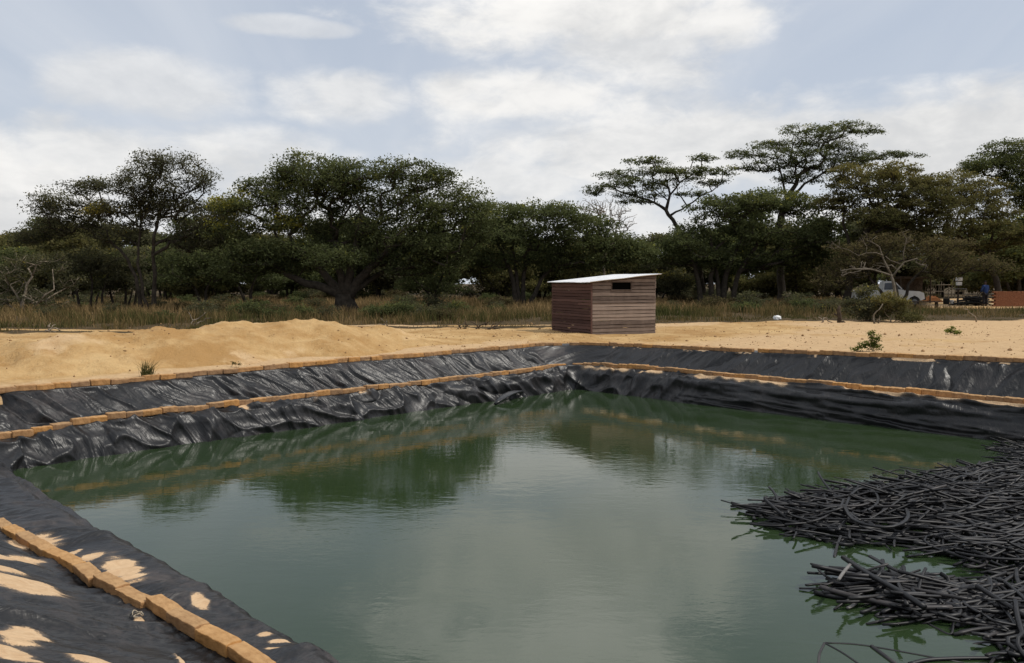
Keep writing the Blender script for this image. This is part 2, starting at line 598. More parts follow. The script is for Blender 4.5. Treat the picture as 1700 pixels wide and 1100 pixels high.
# profile knots: t in metres across the sheet
NT_ = 176
knots_t = np.array([0, .55, .85, 1.0, 1.12, 1.3, 1.5, 1.75, 2.0, 3.0, 3.3])
tt = np.concatenate([np.linspace(0, .7, 10, endpoint=False), np.linspace(.7, 3.0, NT_ - 16), np.linspace(3.0, 3.3, 7)[1:]])
one = np.ones_like(D_BR)
kd = np.stack([-1.6 * one, -.35 * one, -.02 * one, .09 * one, .17 * one, np.minimum(.33, D_BR - .12), D_BR - .08, D_BR + .1, D_BR + .2, D_RIM, D_RIM + .28], 1)
kz = np.stack([-3.0 * one, -1.75 * one, WZ - .06 + 0 * one, WZ + .14 + 0 * one, Z_B - .15, Z_B - .03, Z_B, Z_B, Z_B + .03, Z_RIM - .01, Z_RIM + .015], 1)


def interp_rows(K):
    out = np.empty((len(K), len(tt)))
    idx = np.clip(np.searchsorted(knots_t, tt, 'right') - 1, 0, len(knots_t) - 2)
    f = (tt - knots_t[idx]) / (knots_t[idx + 1] - knots_t[idx])
    out = K[:, idx] * (1 - f) + K[:, idx + 1] * f
    k = np.array([1, 2, 3, 2, 1.]) / 9
    pad = np.pad(out, ((0, 0), (2, 2)), mode='edge')
    return sum(k[i] * pad[:, i:i + out.shape[1]] for i in range(5))


LD = interp_rows(kd); LZ = interp_rows(kz)
NS = len(pa)
SG = ps[:, None] + 0 * tt[None, :]
TG = tt[None, :] + 0 * ps[:, None]
SIDE = psd[:, None] + 0 * TG
# real distance across, for noise
DX = LD + 0.7 * LZ
warp = 0.35 * fbm(SG * .7, TG * .7, 3, 3)


def ridge(x, y, seed, k):
    return (1 - np.abs(perlin(x, y, seed))) ** k


skew = np.where(np.abs(SIDE - 1) < .4, 0.55, np.where(SIDE < .4, -0.12, -0.35))
Sx = SG + skew * DX * 1.1 + warp * .5
slope_w = sst(TG, 1.95, 2.2) * (1 - sst(TG, 2.86, 3.0))
roll_w = sst(TG, .75, .95) * (1 - sst(TG, 1.34, 1.6))
nearm = (SIDE < .45).astype(float)
rightm = ((SIDE > 1.6) & (SIDE < 2.6)).astype(float)
amp_mod = .55 + .75 * sst(fbm(SG * .45, TG * .3, 11, 2), -.4, .5)
d1 = ridge(Sx * 1.5, DX * .45 + 3, 21, 6) * .055 * amp_mod
d2 = ridge(Sx * 3.4, DX * .5, 22, 4) * .034
d3 = ridge(Sx * 8.0 + .5 * warp, DX * .7, 23, 3) * .012
d4 = -ridge(Sx * .75 + .3 * warp, DX * .35, 24, 12) * .055 - ridge(Sx * 1.9 + .25 * DX, DX * .4, 25, 9) * .03
disp = slope_w * (1.35 * d1 + 1.2 * d2 + d3 + 1.2 * d4 - .03) * (1 - .15 * rightm - .7 * nearm)
# rolled edge: fatter folds, on the right bank stretched along the bank
stretch = rightm * sst(pb[:, None] + 0 * TG, -11.5, -8.5)
r_iso = ridge(Sx * 1.25, DX * 1.5, 31, 4) * .10 + ridge(Sx * 3.0, DX * .9, 32, 4) * .065 + ridge(Sx * 7, DX * 1.3, 34, 3) * .012 - ridge(Sx * .9, DX * .8, 37, 10) * .06
r_str = ridge(SG * .22 + DX * .8, DX * 4.2 + .25 * SG, 33, 4) * .13 + ridge(SG * .45 + .6 * DX, DX * 8, 35, 4) * .055 + ridge(SG * 1.5 + DX, DX * 5, 36, 4) * .03
disp = disp + roll_w * ((1 - stretch) * r_iso + stretch * r_str - .05) * (1 - .8 * nearm)
berm_w = sst(TG, 1.3, 1.5) * (1 - sst(TG, 2.0, 2.2))
rc = ridge(Sx * 3.5, DX * .7, 41, 3) * .022 + ridge(Sx * 8, DX * 1.2, 42, 3) * .008
disp = disp + (berm_w + .0 * nearm) * (rc - .008)
disp = disp + .018 * fbm(SG * 1.1, DX * 1.1, 51, 3) * sst(TG, .7, 1.0) * (1 - .6 * sst(TG, 2.9, 3.0))
# bank outline wobble
wobd = (.07 * fbm(SG * .35, 0 * TG, 61, 3) + .03 * fbm(SG * 1.3, TG, 62, 2)) * sst(TG, .2, .9) * (1 - sst(TG, 1.35, 1.9))
# profile normal in (d, z)
gd = np.gradient(LD, axis=1); gz = np.gradient(LZ, axis=1)
ln = np.hypot(gd, gz) + 1e-9
nd, nzv = -gz / ln, gd / ln
# sand patches on the sheet
nf = ridge(SG * 1.9 + .3 * warp + .25 * DX, DX * .32, 44, 4) * .030 + ridge(SG * 5.0 + .4 * warp - .5 * DX, DX * .45, 45, 4) * .022 + ridge(SG * 11 + .5 * warp + .4 * DX, DX * .7, 46, 3) * .008 - ridge(SG * 1.3 - .6 * DX, DX * .3, 47, 10) * .02
nf = nf * (.5 + .8 * sst(fbm(SG * .8, TG * .8, 48, 2), -.4, .6))
disp = disp + nearm * sst(TG, 1.0, 1.3) * (1 - .6 * sst(TG, 2.9, 3.0)) * (nf - .022) * (1 - .6 * np.exp(-((LD - D_BR[:, None]) / .09) ** 2))
sand = np.zeros_like(LD)


def xyz_grid():
    d = LD + wobd + nd * disp
    a = pa[:, None] + na[:, None] * d; b = pb[:, None] + nb[:, None] * d
    x, y = ab2xy(a, b)
    return x, y, LZ + nzv * disp


LX, LY, LZZ = xyz_grid()
pj = (fbm(SG * 2.4, TG * 1.2, 71, 3) * .35 + fbm(SG * 9, TG * 2.0, 72, 3) * .32)
for (px, py, rx, ry, ang, zz) in [(55, 868, 45, 11, -8, -.6), (205, 925, 36, 22, 20, -.66), (150, 905, 20, 6, -20, -.66), (333, 985, 16, 10, 30, -.68), (125, 892, 14, 4, -30, -.66),
                                  (25, 905, 50, 9, -18, -.5), (5, 937, 40, 9, -14, -.48), (35, 967, 62, 20, -8, -.45), (35, 1058, 42, 26, -25, -.3), (15, 1098, 55, 20, 0, -.25),
                                  (150, 1096, 36, 8, -12, -.4), (300, 1080, 22, 5, 60, -.6), (230, 1000, 10, 6, 0, -.6),
                                  (440, 1052, 16, 6, -10, -.75), (465, 1064, 26, 4, -5, -.76), (450, 1078, 14, 4, -5, -.75)]:
    c = atz(px, py, zz); ex = atz(px + rx, py - rx * sin(radians(-ang)) * .0, zz) - c
    # ellipse measured in picture-sized axes on the ground
    ca_, sa_ = cos(radians(ang)), sin(radians(ang))
    e1 = atz(px + rx * ca_, py + rx * sa_, zz) - c; e2 = atz(px - ry * sa_, py + ry * ca_, zz) - c
    Mx = np.linalg.inv(np.array([[e1[0], e2[0]], [e1[1], e2[1]]]))
    ux = Mx[0, 0] * (LX - c[0]) + Mx[0, 1] * (LY - c[1]); uy = Mx[1, 0] * (LX - c[0]) + Mx[1, 1] * (LY - c[1])
    k = 1 - np.sqrt(ux * ux + uy * uy) + pj * 1.0
    sand = np.maximum(sand, sst(k, -.45, .55) * (SIDE < .6))
# strips along the ledges beside the bricks
dd = LD - D_BR[:, None]
strip = sst(dd + .05 * perlin(SG * 4, TG * 4, 87), -.26, -.13) * (1 - sst(dd, .0, .12))
sr = sst(perlin(SG * .55, 0 * TG, 81) + .35 * perlin(SG * 2, TG * 3, 82) + .3 * sst(pb[:, None] + 0 * TG, -13, -11), .02, .3) * strip
sand = np.maximum(sand, sr * rightm)
sl = sst(perlin(SG * .9, 0 * TG, 83) + .4 * perlin(SG * 2.5, TG * 3, 84), .22, .45) * strip
sand = np.maximum(sand, sl * (np.abs(SIDE - 1) < .6))
top = sst(TG, 2.86, 2.95) * (1 - sst(TG, 3.02, 3.06))
stp = sst(perlin(SG * .8, 0 * TG, 85) + .3 * perlin(SG * 3, TG * 4, 86) + .5 * perlin(SG * 9, TG * 14, 88), .05, .5) * top * rightm
sand = np.maximum(sand, stp)
disp = disp * (1 - .7 * sand)
LX, LY, LZZ = xyz_grid()
LV = np.stack([LX, LY, LZZ], 2).reshape(-1, 3)
ii = np.arange(NS)[:, None]; jj = np.arange(len(tt) - 1)[None, :]
i2 = (ii + 1) % NS
LF = np.stack([ii * len(tt) + jj, ii * len(tt) + jj + 1, i2 * len(tt) + jj + 1, i2 * len(tt) + jj], 2).reshape(-1, 4)
dusty = np.clip(.55 + .55 * slope_w * (1 - rightm) + .75 * nearm + .25 * berm_w, 0, 1.3)
liner = obj('pond_liner', mesh_np('pond_liner', LV, LF[:, ::-1].copy(), M_LINER, True, {'sand': ('POINT', sand), 'dusty': ('POINT', dusty), 'along': ('POINT', SG), 'across': ('POINT', DX)}))
tag(liner, 'wrinkled black plastic sheet lining the banks of the pond, with sand spilt on it', 'pond liner')

# water
wv = []
for a_, b_ in ((A0 - .3, B1 + .3), (A0 - .3, B0 - .3), (A1 + .3, B0 - .3), (A1 + .3, B1 + .3)):
    x, y = ab2xy(a_, b_); wv.append((x, y, WZ))
water = obj('water', mesh_np('water', np.array(wv), [(0, 1, 2, 3)], M_WATER))
if water.data.polygons[0].normal.z < 0:
    water.data.flip_normals()
tag(water, 'calm murky green water of the pond reflecting sky and trees', 'water', kind='structure')

# ------------------------------------------------------------------ ground
def rect_dist(a, b):
    """signed distance to the waterline rectangle and outward normal weights"""
    ca, cb = (A0 + A1) / 2, (B0 + B1) / 2; ha, hb = (A1 - A0) / 2, (B1 - B0) / 2
    qa, qb = np.abs(a - ca) - ha, np.abs(b - cb) - hb
    d = np.hypot(np.maximum(qa, 0), np.maximum(qb, 0)) + np.minimum(np.maximum(qa, qb), 0)
    ea = np.maximum(qa, 1e-6 + np.where(qa > qb, .01, 0)) * np.sign(a - ca); eb = np.maximum(qb, 1e-6 + np.where(qb >= qa, .01, 0)) * np.sign(b - cb)
    l = np.hypot(ea, eb)
    return d, ea / l, eb / l


CREST = [(0, 578), (50, 560), (103, 553), (206, 548), (259, 541), (323, 543), (394, 531), (450, 531), (524, 528), (579, 536), (650, 542), (690, 553)]
CB = -18.2
crest_a, crest_z = [], []
for (px, py) in CREST:
    q = onb(px, py, CB); crest_a.append(S2 * (q[0] + q[1])); crest_z.append(q[2])
crest_a = np.array(crest_a); crest_z = np.array(crest_z)


def ground_z(x, y):
    a, b = xy2ab(x, y)
    d, ea, eb = rect_dist(a, b)
    _, _, dr, zr = side_params(a, b, np.maximum(0, -ea) ** 2, np.maximum(0, -eb) ** 2, np.maximum(0, ea) ** 2, np.maximum(0, eb) ** 2)
    e = d - dr
    z = zr * np.exp(-np.maximum(e, 0) / 4.0) * 1.0
    z = z + (.035 * fbm(x * .5, y * .5, 91, 4) + .02 * perlin(x * 2.1, y * 2.1, 92)) * sst(e, .1, 1.0)
    z = z + .10 * fbm(x * .06, y * .06, 93, 2) * sst(e, 6, 14)
    # low bank behind the far corner, small heaps
    z = z + .14 * np.exp(-(((a - 17.6) / 1.8) ** 2 + ((b + 16.2) / .9) ** 2))
    pit = sst(-e, .0, .05)
    z = np.where(e < 0.04, z - np.clip((.04 - e) * 3.2, 0, 3.2), z)
    return z


def mound_h(x, y):
    a, b = xy2ab(x, y)
    cz = np.interp(a, crest_a, crest_z)
    cz = 1.13 * cz * sst(a, crest_a[0] - 6, crest_a[0] - 1) * (1 - sst(a, crest_a[-1] - .8, crest_a[-1] + 1.6))
    wob = .45 * fbm(a * .45, b * .1, 95, 3)
    u = b - (CB + wob)
    front = np.clip(u / (2.15 + .3 * perlin(a * .4, 3.3 + 0 * a, 97)), 0, 1.2); back = np.clip(-u / 2.8, 0, 1.2)
    q = np.where(u > 0, front, back)
    prof = np.clip(1 - q, -.2, 1)
    prof = np.where(prof > 0, prof ** .9 * (1 - .12 * np.exp(-(q / .18) ** 2)), prof)
    h = cz * prof
    h = h + (.075 * fbm(a * 1.2, b * 1.2, 96, 5) + .035 * perlin(a * 3.3, b * 3.3, 98) - .05 * np.maximum(0, perlin(a * 1.9, b * 1.4, 99))) * sst(prof, .02, .4) * sst(cz, .05, .4)
    # second smaller heap in front at the left
    h = h + (.022 * perlin(a * 5.5, b * 5.5, 132) + .012 * perlin(a * 9, b * 9, 133)) * sst(prof, .05, .3)
    h2 = .42 * np.exp(-(((a - (crest_a[2] + .2)) / 2.0) ** 2 + ((b + 17.5) / .8) ** 2)) * 0
    return h + h2


def grow(a, b, step, far, g=1.16):
    inner = list(np.arange(a, b + 1e-6, step)); s = step; x = b; out = []
    while x < far:
        s *= g; x += s; out.append(x)
    s = step; x = a; pre = []
    while x > -far:
        s *= g; x -= s; pre.append(x)
    return np.array(pre[::-1] + inner + out)


gx = grow(-17, 17, .13, 1600); gy = grow(-2, 36, .13, 1800)
gy = gy[gy > -400]
GX, GY = np.meshgrid(gx, gy)
GZ = ground_z(GX, GY)


def veg_edge(x):
    return np.interp(x, [-40, -15, -8, 2, 6, 12, 25, 50], [25.5, 26.5, 28, 29.5, 31.5, 33.5, 36, 38]) + .9 * fbm(x * .35, 0 * x, 101, 3)


def veg_amount(x, y):
    v = sst(y - veg_edge(x), -.7, .9)
    # sandy track behind the mound, far sandy track at the left, the yard at the right
    tr = np.exp(-((y - (30.6 + .06 * (x + 3) + .4 * perlin(x * .3, 2 + 0 * x, 103))) / .5) ** 2) * sst(x, -9, -5) * (1 - sst(x, 2, 5))
    tr2 = np.exp(-((y - (27.3 - .05 * x)) / .35) ** 2) * (1 - sst(x, -14, -9))
    tr3 = np.exp(-((y - 41.5) / 1.0) ** 2) * (1 - sst(x, -20, -14)) * .9
    yard = sst(x - .53 * y, -2.2, .5) * sst(y, 50, 53) * (1 - sst(y, 84, 90))
    v = v * (1 - np.clip(tr + tr2 + tr3 + yard, 0, 1))
    return v + .55 * np.exp(-((y - 24.0) / 1.2) ** 2) * (1 - sst(x, -15.5, -13.5)) * sst(fbm(x, y, 104, 2), -.3, .3)


VEG = veg_amount(GX, GY)
ga_, gb_ = xy2ab(GX, GY)
gd_, _, _ = rect_dist(ga_, gb_)
PALE = np.clip(.85 * np.exp(-((gd_ - 1.9) / .9) ** 2) * (1 - sst(ga_, 15, 18)) + .75 * sst(gb_, -15, -11) * sst(ga_, 15, 17) + .5 * fbm(GX * .25, GY * .25, 105, 3) + sst(GY, 28, 31) * .6, 0, 1)
nxg, nyg = len(gx), len(gy)
gi = np.arange(nyg - 1)[:, None]; gj = np.arange(nxg - 1)[None, :]
GF = np.stack([gi * nxg + gj, gi * nxg + gj + 1, (gi + 1) * nxg + gj + 1, (gi + 1) * nxg + gj], 2).reshape(-1, 4)
ground = obj('ground', mesh_np('ground', np.stack([GX, GY, GZ], 2).reshape(-1, 3), GF, M_SAND, True, {'veg': ('POINT', VEG), 'pale': ('POINT', PALE)}))
tag(ground, 'sandy ground around the pond turning to scrub soil under the trees', 'ground', kind='structure')

# sand mound: its own grid along the left bank
ma = np.arange(crest_a[0] - 4.5, crest_a[-1] + 1.9, .085); mb = np.arange(CB - 3.6, CB + 2.9, .085)
MA, MBB = np.meshgrid(ma, mb)
MX, MY = ab2xy(MA, MBB)
MHh = mound_h(MX, MY)
MZ = ground_z(MX, MY) + np.where(MHh > .004, MHh, -.06 + 0 * MHh)
nma, nmb = len(ma), len(mb)
gi = np.arange(nmb - 1)[:, None]; gj = np.arange(nma - 1)[None, :]
MF = np.stack([gi * nma + gj, gi * nma + gj + 1, (gi + 1) * nma + gj + 1, (gi + 1) * nma + gj], 2).reshape(-1, 4)
keep = (MHh > -.02).reshape(-1)[MF].any(1)
mpale = np.clip(.08 + .6 * fbm(MX * .5, MY * .5, 106, 3), 0, .8)
mound = obj('sand_mound', mesh_np('sand_mound', np.stack([MX, MY, MZ], 2).reshape(-1, 3), MF[keep][:, ::-1].copy(), M_MOUND, True, {'pale': ('POINT', mpale)}))
tag(mound, 'long lumpy heap of orange dug sand along the left bank', 'sand mound', kind='structure')


def surf_z(x, y):
    x = np.asarray(x, float); y = np.asarray(y, float)
    return ground_z(x, y) + np.maximum(mound_h(x, y), 0)


def surf(px, py, D=None):
    """point on the ground seen at a picture position"""
    r = ray(px, py)
    ts = np.linspace(3, 120, 4000) if D is None else np.array([D])
    pts = np.array([0, 0, CAMZ]) + ts[:, None] * r / r[1]
    gz_ = surf_z(pts[:, 0], pts[:, 1])
    k = np.argmax(pts[:, 2] <= gz_) if D is None else 0
    return np.array([pts[k, 0], pts[k, 1], gz_[k]])


# ------------------------------------------------------------------ bricks
def brick_mesh(i, L=.285, Wd=.145, H=.10):
    r = np.random.default_rng(100 + i)
    nx, ny, nz_ = 12, 7, 6
    pts = {}; V = []; F = []

    def gk(i_, n_, S_):
        e_ = .007
        return -S_ / 2 if i_ == 0 else (S_ / 2 if i_ == n_ else -S_ / 2 + e_ + (S_ - 2 * e_) * (i_ - 1) / (n_ - 2))

    def vid(a, b, c):
        k = (a, b, c)
        if k not in pts:
            q = np.array([gk(a, nx, L), gk(b, ny, Wd), gk(c, nz_, H)])
            # round edges
            e = np.array([L, Wd, H]) / 2 - .007
            qq = np.clip(q, -e, e); dlt = q - qq
            l = np.linalg.norm(dlt)
            if l > 1e-6:
                q = qq + dlt / l * min(l, .007)
            pts[k] = len(V); V.append(q)
        return pts[k]
    for a in range(nx):
        for b in range(ny):
            F.append((vid(a, b, 0), vid(a, b + 1, 0), vid(a + 1, b + 1, 0), vid(a + 1, b, 0)))
            F.append((vid(a, b, nz_), vid(a + 1, b, nz_), vid(a + 1, b + 1, nz_), vid(a, b + 1, nz_)))
    for a in range(nx):
        for c in range(nz_):
            F.append((vid(a, 0, c), vid(a + 1, 0, c), vid(a + 1, 0, c + 1), vid(a, 0, c + 1)))
            F.append((vid(a, ny, c), vid(a, ny, c + 1), vid(a + 1, ny, c + 1), vid(a + 1, ny, c)))
    for b in range(ny):
        for c in range(nz_):
            F.append((vid(0, b, c), vid(0, b, c + 1), vid(0, b + 1, c + 1), vid(0, b + 1, c)))
            F.append((vid(nx, b, c), vid(nx, b + 1, c), vid(nx, b + 1, c + 1), vid(nx, b, c + 1)))
    V = np.array(V)
    o = r.uniform(0, 50, 3)
    for k in range(3):
        V[:, k] += .0085 * fbm(V[:, (k + 1) % 3] * 9 + o[k], V[:, (k + 2) % 3] * 9 + o[k] + V[:, k] * 4, 200 + i, 3)
    V[:, 2] += H / 2
    return mesh_np('brick', V, F, M_BRICK, True)


BRICKS = [brick_mesh(i) for i in range(7)]


def side_point(side, s, d):
    """side 'near'/'left'/'right': s = along coordinate, d = offset"""
    if side == 'near':
        return ab2xy(A0 - d, s)
    if side == 'left':
        return ab2xy(s, B0 - d)
    return ab2xy(A1 + d, s)


def liner_z(x, y):
    k = np.argmin((LX - x) ** 2 + (LY - y) ** 2)
    return LZZ.reshape(-1)[k]


def brick_row(pts, label, group, zfun, special=None, ln=1.0, wd=1.0, ht=1.0, jit=1.0):
    """pts: polyline xy along which bricks are laid end to end"""
    pts = np.asarray(pts, float)
    seg = np.hypot(*np.diff(pts, axis=0).T); cum = np.concatenate([[0], np.cumsum(seg)])
    s = .0; n = 0
    while s < cum[-1] - .3:
        L = .285 * ln * rng.uniform(.9, 1.1)
        c = np.array([np.interp(s + L / 2, cum, pts[:, i]) for i in (0, 1)])
        q = np.array([np.interp(s + L / 2 + .1, cum, pts[:, i]) for i in (0, 1)]) - np.array([np.interp(s + L / 2 - .1, cum, pts[:, i]) for i in (0, 1)])
        ang = math.atan2(q[1], q[0]) + rng.normal(0, .045 * jit)
        nrm = np.array([-q[1], q[0]]) / np.hypot(*q)
        c = c + nrm * rng.normal(0, .012)
        z = zfun(c[0], c[1])
        o = obj('brick', BRICKS[rng.integers(7)], None, (c[0], c[1], z + rng.normal(0, .004)), (rng.normal(0, .03), rng.normal(0, .02), ang + (pi if rng.random() < .5 else 0)))
        o.scale = (L / .285 * rng.uniform(.98, 1.02), wd * rng.uniform(.92, 1.05), ht * rng.uniform(.88, 1.08))
        lb = special.get(n) if special else None
        tag(o, lb or label, 'brick', group)
        s += L * rng.uniform(.985, 1.012) + (.14 if rng.random() < .02 else 0)
        n += 1
    return n


def meander(side, s0, s1, dfun, amp=.05, seed=0):
    if side == 'left' and s1 > A1:
        d = dfun(A1)
        q = np.linspace(-pi / 2, -pi / 4 - .04, 14)
        return meander(side, s0, A1 - RC, dfun, amp, seed) + [ab2xy(A1 - RC + (RC + d) * cos(t), B0 + RC + (RC + d) * sin(t)) for t in q[1:]]
    if side == 'right' and s0 < B0:
        d = dfun(B0)
        q = np.linspace(-pi / 4 - .04, 0, 14)
        return [ab2xy(A1 - RC + (RC + d) * cos(t), B0 + RC + (RC + d) * sin(t)) for t in q[:-1]] + meander(side, B0 + RC, s1, dfun, amp, seed)
    ss = np.linspace(s0, s1, 160)
    w_ = amp * fbm(ss * .55, 0 * ss + seed, 300 + seed, 2) * np.clip(np.minimum(np.abs(ss - A1 + RC), np.abs(ss - B0 - RC)) / .8, 0, 1)
    return [side_point(side, s, dfun(s) + ww) for s, ww in zip(ss, w_)]


rim_l = 1.25 + .08; brk = .5
zl = lambda x, y: liner_z(x, y) - .004
brick_row(meander('left', 1.2, A1 + rim_l - .1, lambda s: rim_l, .04, 1), 'mud brick in the row along the upper rim of the left bank', 'bricks along the upper rim of the left bank',
          lambda x, y: float(max(ground_z(x, y), liner_z(x, y))) - .03)
brick_row(meander('right', B0 - rim_l - .1, -1.5, lambda s: rim_l + np.interp(s, [-11, -7], [0, .0]), .04, 2), 'reddish mud brick in the row along the upper rim of the right bank', 'bricks along the upper rim of the right bank',
          lambda x, y: float(max(ground_z(x, y), liner_z(x, y))) - .03)
brick_row(meander('left', 1.6, A1 + brk, lambda s: brk, .06, 3), 'mud brick in the row on the lower ledge of the left bank', 'bricks on the lower ledge of the left bank', zl)
brick_row(meander('right', B0 - brk, -1.6, lambda s: brk, .06, 4), 'mud brick in the row on the lower ledge of the right bank', 'bricks on the lower ledge of the right bank', zl)
near_d = lambda b: float(np.interp(b, [-10, -7.6, -5.7, -4.1, 0], [1.0, .92, .79, .71, .7]))
brick_row(meander('near', -1.2, -12.6, near_d, .05, 5), 'long mud brick in the curving row on the near bank at bottom left', 'bricks on the near bank ledge', lambda x, y: float(np.interp(xy2ab(x, y)[1], [-13.5, -11, -9, -7, -5, -3], [-.93, -.90, -.83, -.74, -.72, -.74])) - .006, None, 1.35, .80, .78, .6)

# ------------------------------------------------------------------ trees
def skeleton(trunks, targets, flat=0.25, tip=.012, kgrow=.47, maxr=.6, wig=.12):
    """grow limbs from trunk polylines to every target; returns nodes, parent, radius"""
    N = []; par = []; fix = []
    for path, r0, r1 in trunks:
        prev = -1
        path = np.asarray(path, float)
        seg = np.linalg.norm(np.diff(path, axis=0), axis=1); cum = np.concatenate([[0], np.cumsum(seg)])
        m = max(3, int(cum[-1] / .5))
        for i, s in enumerate(np.linspace(0, cum[-1], m + 1)):
            p = np.array([np.interp(s, cum, path[:, k]) for k in range(3)])
            if 0 < i < m:
                p = p + rng.normal(0, .035, 3)
            N.append(p); par.append(prev); prev = len(N) - 1
            fix.append(r0 + (r1 - r0) * (i / m) + (.35 * r0 * max(0, 1 - i / 1.5) if i < 2 else 0))
    tips = []
    base = np.array(N)
    tree_top = np.mean([np.asarray(t[0])[-1] for t in trunks], axis=0)
    targets = sorted(targets, key=lambda p: np.linalg.norm(p - tree_top) + rng.normal(0, .3))
    for p in targets:
        A = np.array(N)
        d = A - p
        dist = np.sqrt((d ** 2).sum(1))
        cost = dist + 1.1 * np.maximum(0, d[:, 2] + .15) + .12 * np.maximum(0, -d[:, 2])
        # avoid rooting in the bottom of the trunk
        low = np.array([f is not None for f in fix]); hmin = base[:, 2].min()
        cost = cost + np.where(low & (A[:, 2] < hmin + .9), 3.0, 0)
        k = int(np.argmin(cost))
        q = N[k]; L = dist[k]
        m = max(1, int(L / .45))
        prev = k
        bow = np.array([rng.normal(0, wig), rng.normal(0, wig), abs(rng.normal(0, wig)) * 1.2 * flat / .25]) * L
        for i in range(1, m + 1):
            t = i / m
            pp = q + (p - q) * t + bow * (4 * t * (1 - t)) * .6 + (rng.normal(0, .05, 3) * L / m if i < m else 0)
            N.append(pp); par.append(prev); fix.append(None); prev = len(N) - 1
        tips.append(prev)
    n = len(N)
    cnt = np.zeros(n)
    cnt[tips] += 1
    for i in range(n - 1, -1, -1):
        if par[i] >= 0:
            cnt[par[i]] += cnt[i]
    rad = tip * np.maximum(cnt, .6) ** kgrow
    for i, f in enumerate(fix):
        if f is not None:
            rad[i] = f
    for i in range(n):
        if fix[i] is None and par[i] >= 0:
            rad[i] = min(rad[i], rad[par[i]] * .95)
    return np.array(N), np.array(par), rad, tips


def limb_mesh(name, N, par, rad, mats, base_z=None):
    kids = [[] for _ in N]
    for i, p in enumerate(par):
        if p >= 0:
            kids[p].append(i)
    V = []; F = []
    starts = [i for i, p in enumerate(par) if p < 0]
    stack = [(s, None) for s in starts]
    while stack:
        s, frm = stack.pop()
        chain = [s]; c = s
        while kids[c]:
            ks = sorted(kids[c], key=lambda j: -rad[j])
            for o_ in ks[1:]:
                stack.append((o_, c))
            c = ks[0]; chain.append(c)
        pts = [N[j] for j in chain]; rr = [rad[j] for j in chain]
        if frm is not None:
            pts = [N[frm]] + pts; rr = [min(rr[0] * 1.15, rad[frm])] + rr
        if len(pts) < 2:
            continue
        k = 9 if rr[0] > .12 else (6 if rr[0] > .04 else 4)
        v, f = tube_vf(np.array(pts), rr, k, True)
        b = len(V); V.extend(v); F.extend([tuple(q + b for q in ff) for ff in f])
    return mesh_np(name, np.array(V), F, mats, True)


def leaves(name, centers, mat, size, per, rad, vbias=0.0, vert=.55, cv=None, seed=0, droop=.0):
    """many leaf-sized faces scattered in clumps round the twig ends"""
    r = np.random.default_rng(seed)
    C = np.asarray(centers, float)
    n = len(C)
    cnt = r.poisson(per, n)
    idx = np.repeat(np.arange(n), cnt)
    m = len(idx)
    d = r.normal(0, 1, (m, 3)); d /= np.linalg.norm(d, axis=1)[:, None]
    rr = r.random(m) ** .5
    crad = rad * r.uniform(.65, 1.3, n)
    p = C[idx] + d * (rr * crad[idx])[:, None] * np.array([1.25, 1.25, vert])
    # leaf frame
    nrm = r.normal(0, 1, (m, 3)) * np.array([.75, .75, .6]) + np.array([0, 0, .95]); nrm /= np.linalg.norm(nrm, axis=1)[:, None]
    t = r.normal(0, 1, (m, 3)); t -= nrm * (t * nrm).sum(1)[:, None]; t /= np.linalg.norm(t, axis=1)[:, None]
    b = np.cross(nrm, t)
    L = size * r.uniform(.6, 1.35, m)[:, None]; W_ = L * r.uniform(.34, .6, m)[:, None]
    v0 = p - t * L * .5; v1 = p + b * W_ * .5 + t * L * .05 + nrm * L * .08; v2 = p + t * L * .5; v3 = p - b * W_ * .5 + t * L * .05 + nrm * L * .08
    V = np.stack([v0, v1, v2, v3], 1).reshape(-1, 3)
    F = np.arange(m * 4).reshape(-1, 4)
    cvv = (r.normal(.38, .17, n) if cv is None else np.asarray(cv) + r.normal(0, .13, n))
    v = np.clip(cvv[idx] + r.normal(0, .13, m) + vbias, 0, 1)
    return mesh_np(name, V, F, mat, False, {'v': ('FACE', v)})


def pad_targets(pads, D, dens, depth=1.0, full=1.0):
    """pads: (px,py,rx,ry[,v[,k]]) crown parts given by place and size in the photograph, at distance D"""
    T = []; vv = []
    for pd in pads:
        px, py, rx, ry = pd[:4]
        v = pd[4] if len(pd) > 4 else .36
        kd_ = pd[5] if len(pd) > 5 else 1.0
        mpp = D / FPX
        Rx, Rz = rx * mpp, ry * mpp * full
        Ry = Rx * .9 * depth
        c = P(px, py, D) + np.array([0, rng.normal(0, .5) * depth * min(Rx, 1.5), 0])
        n = max(5, int(dens * kd_ * Rx * (Rz + .3) * 34))
        for _ in range(n):
            d = rng.normal(0, 1, 3); d /= np.linalg.norm(d)
            q = rng.random() ** .42
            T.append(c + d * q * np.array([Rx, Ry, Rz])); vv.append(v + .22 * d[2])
    return T, vv


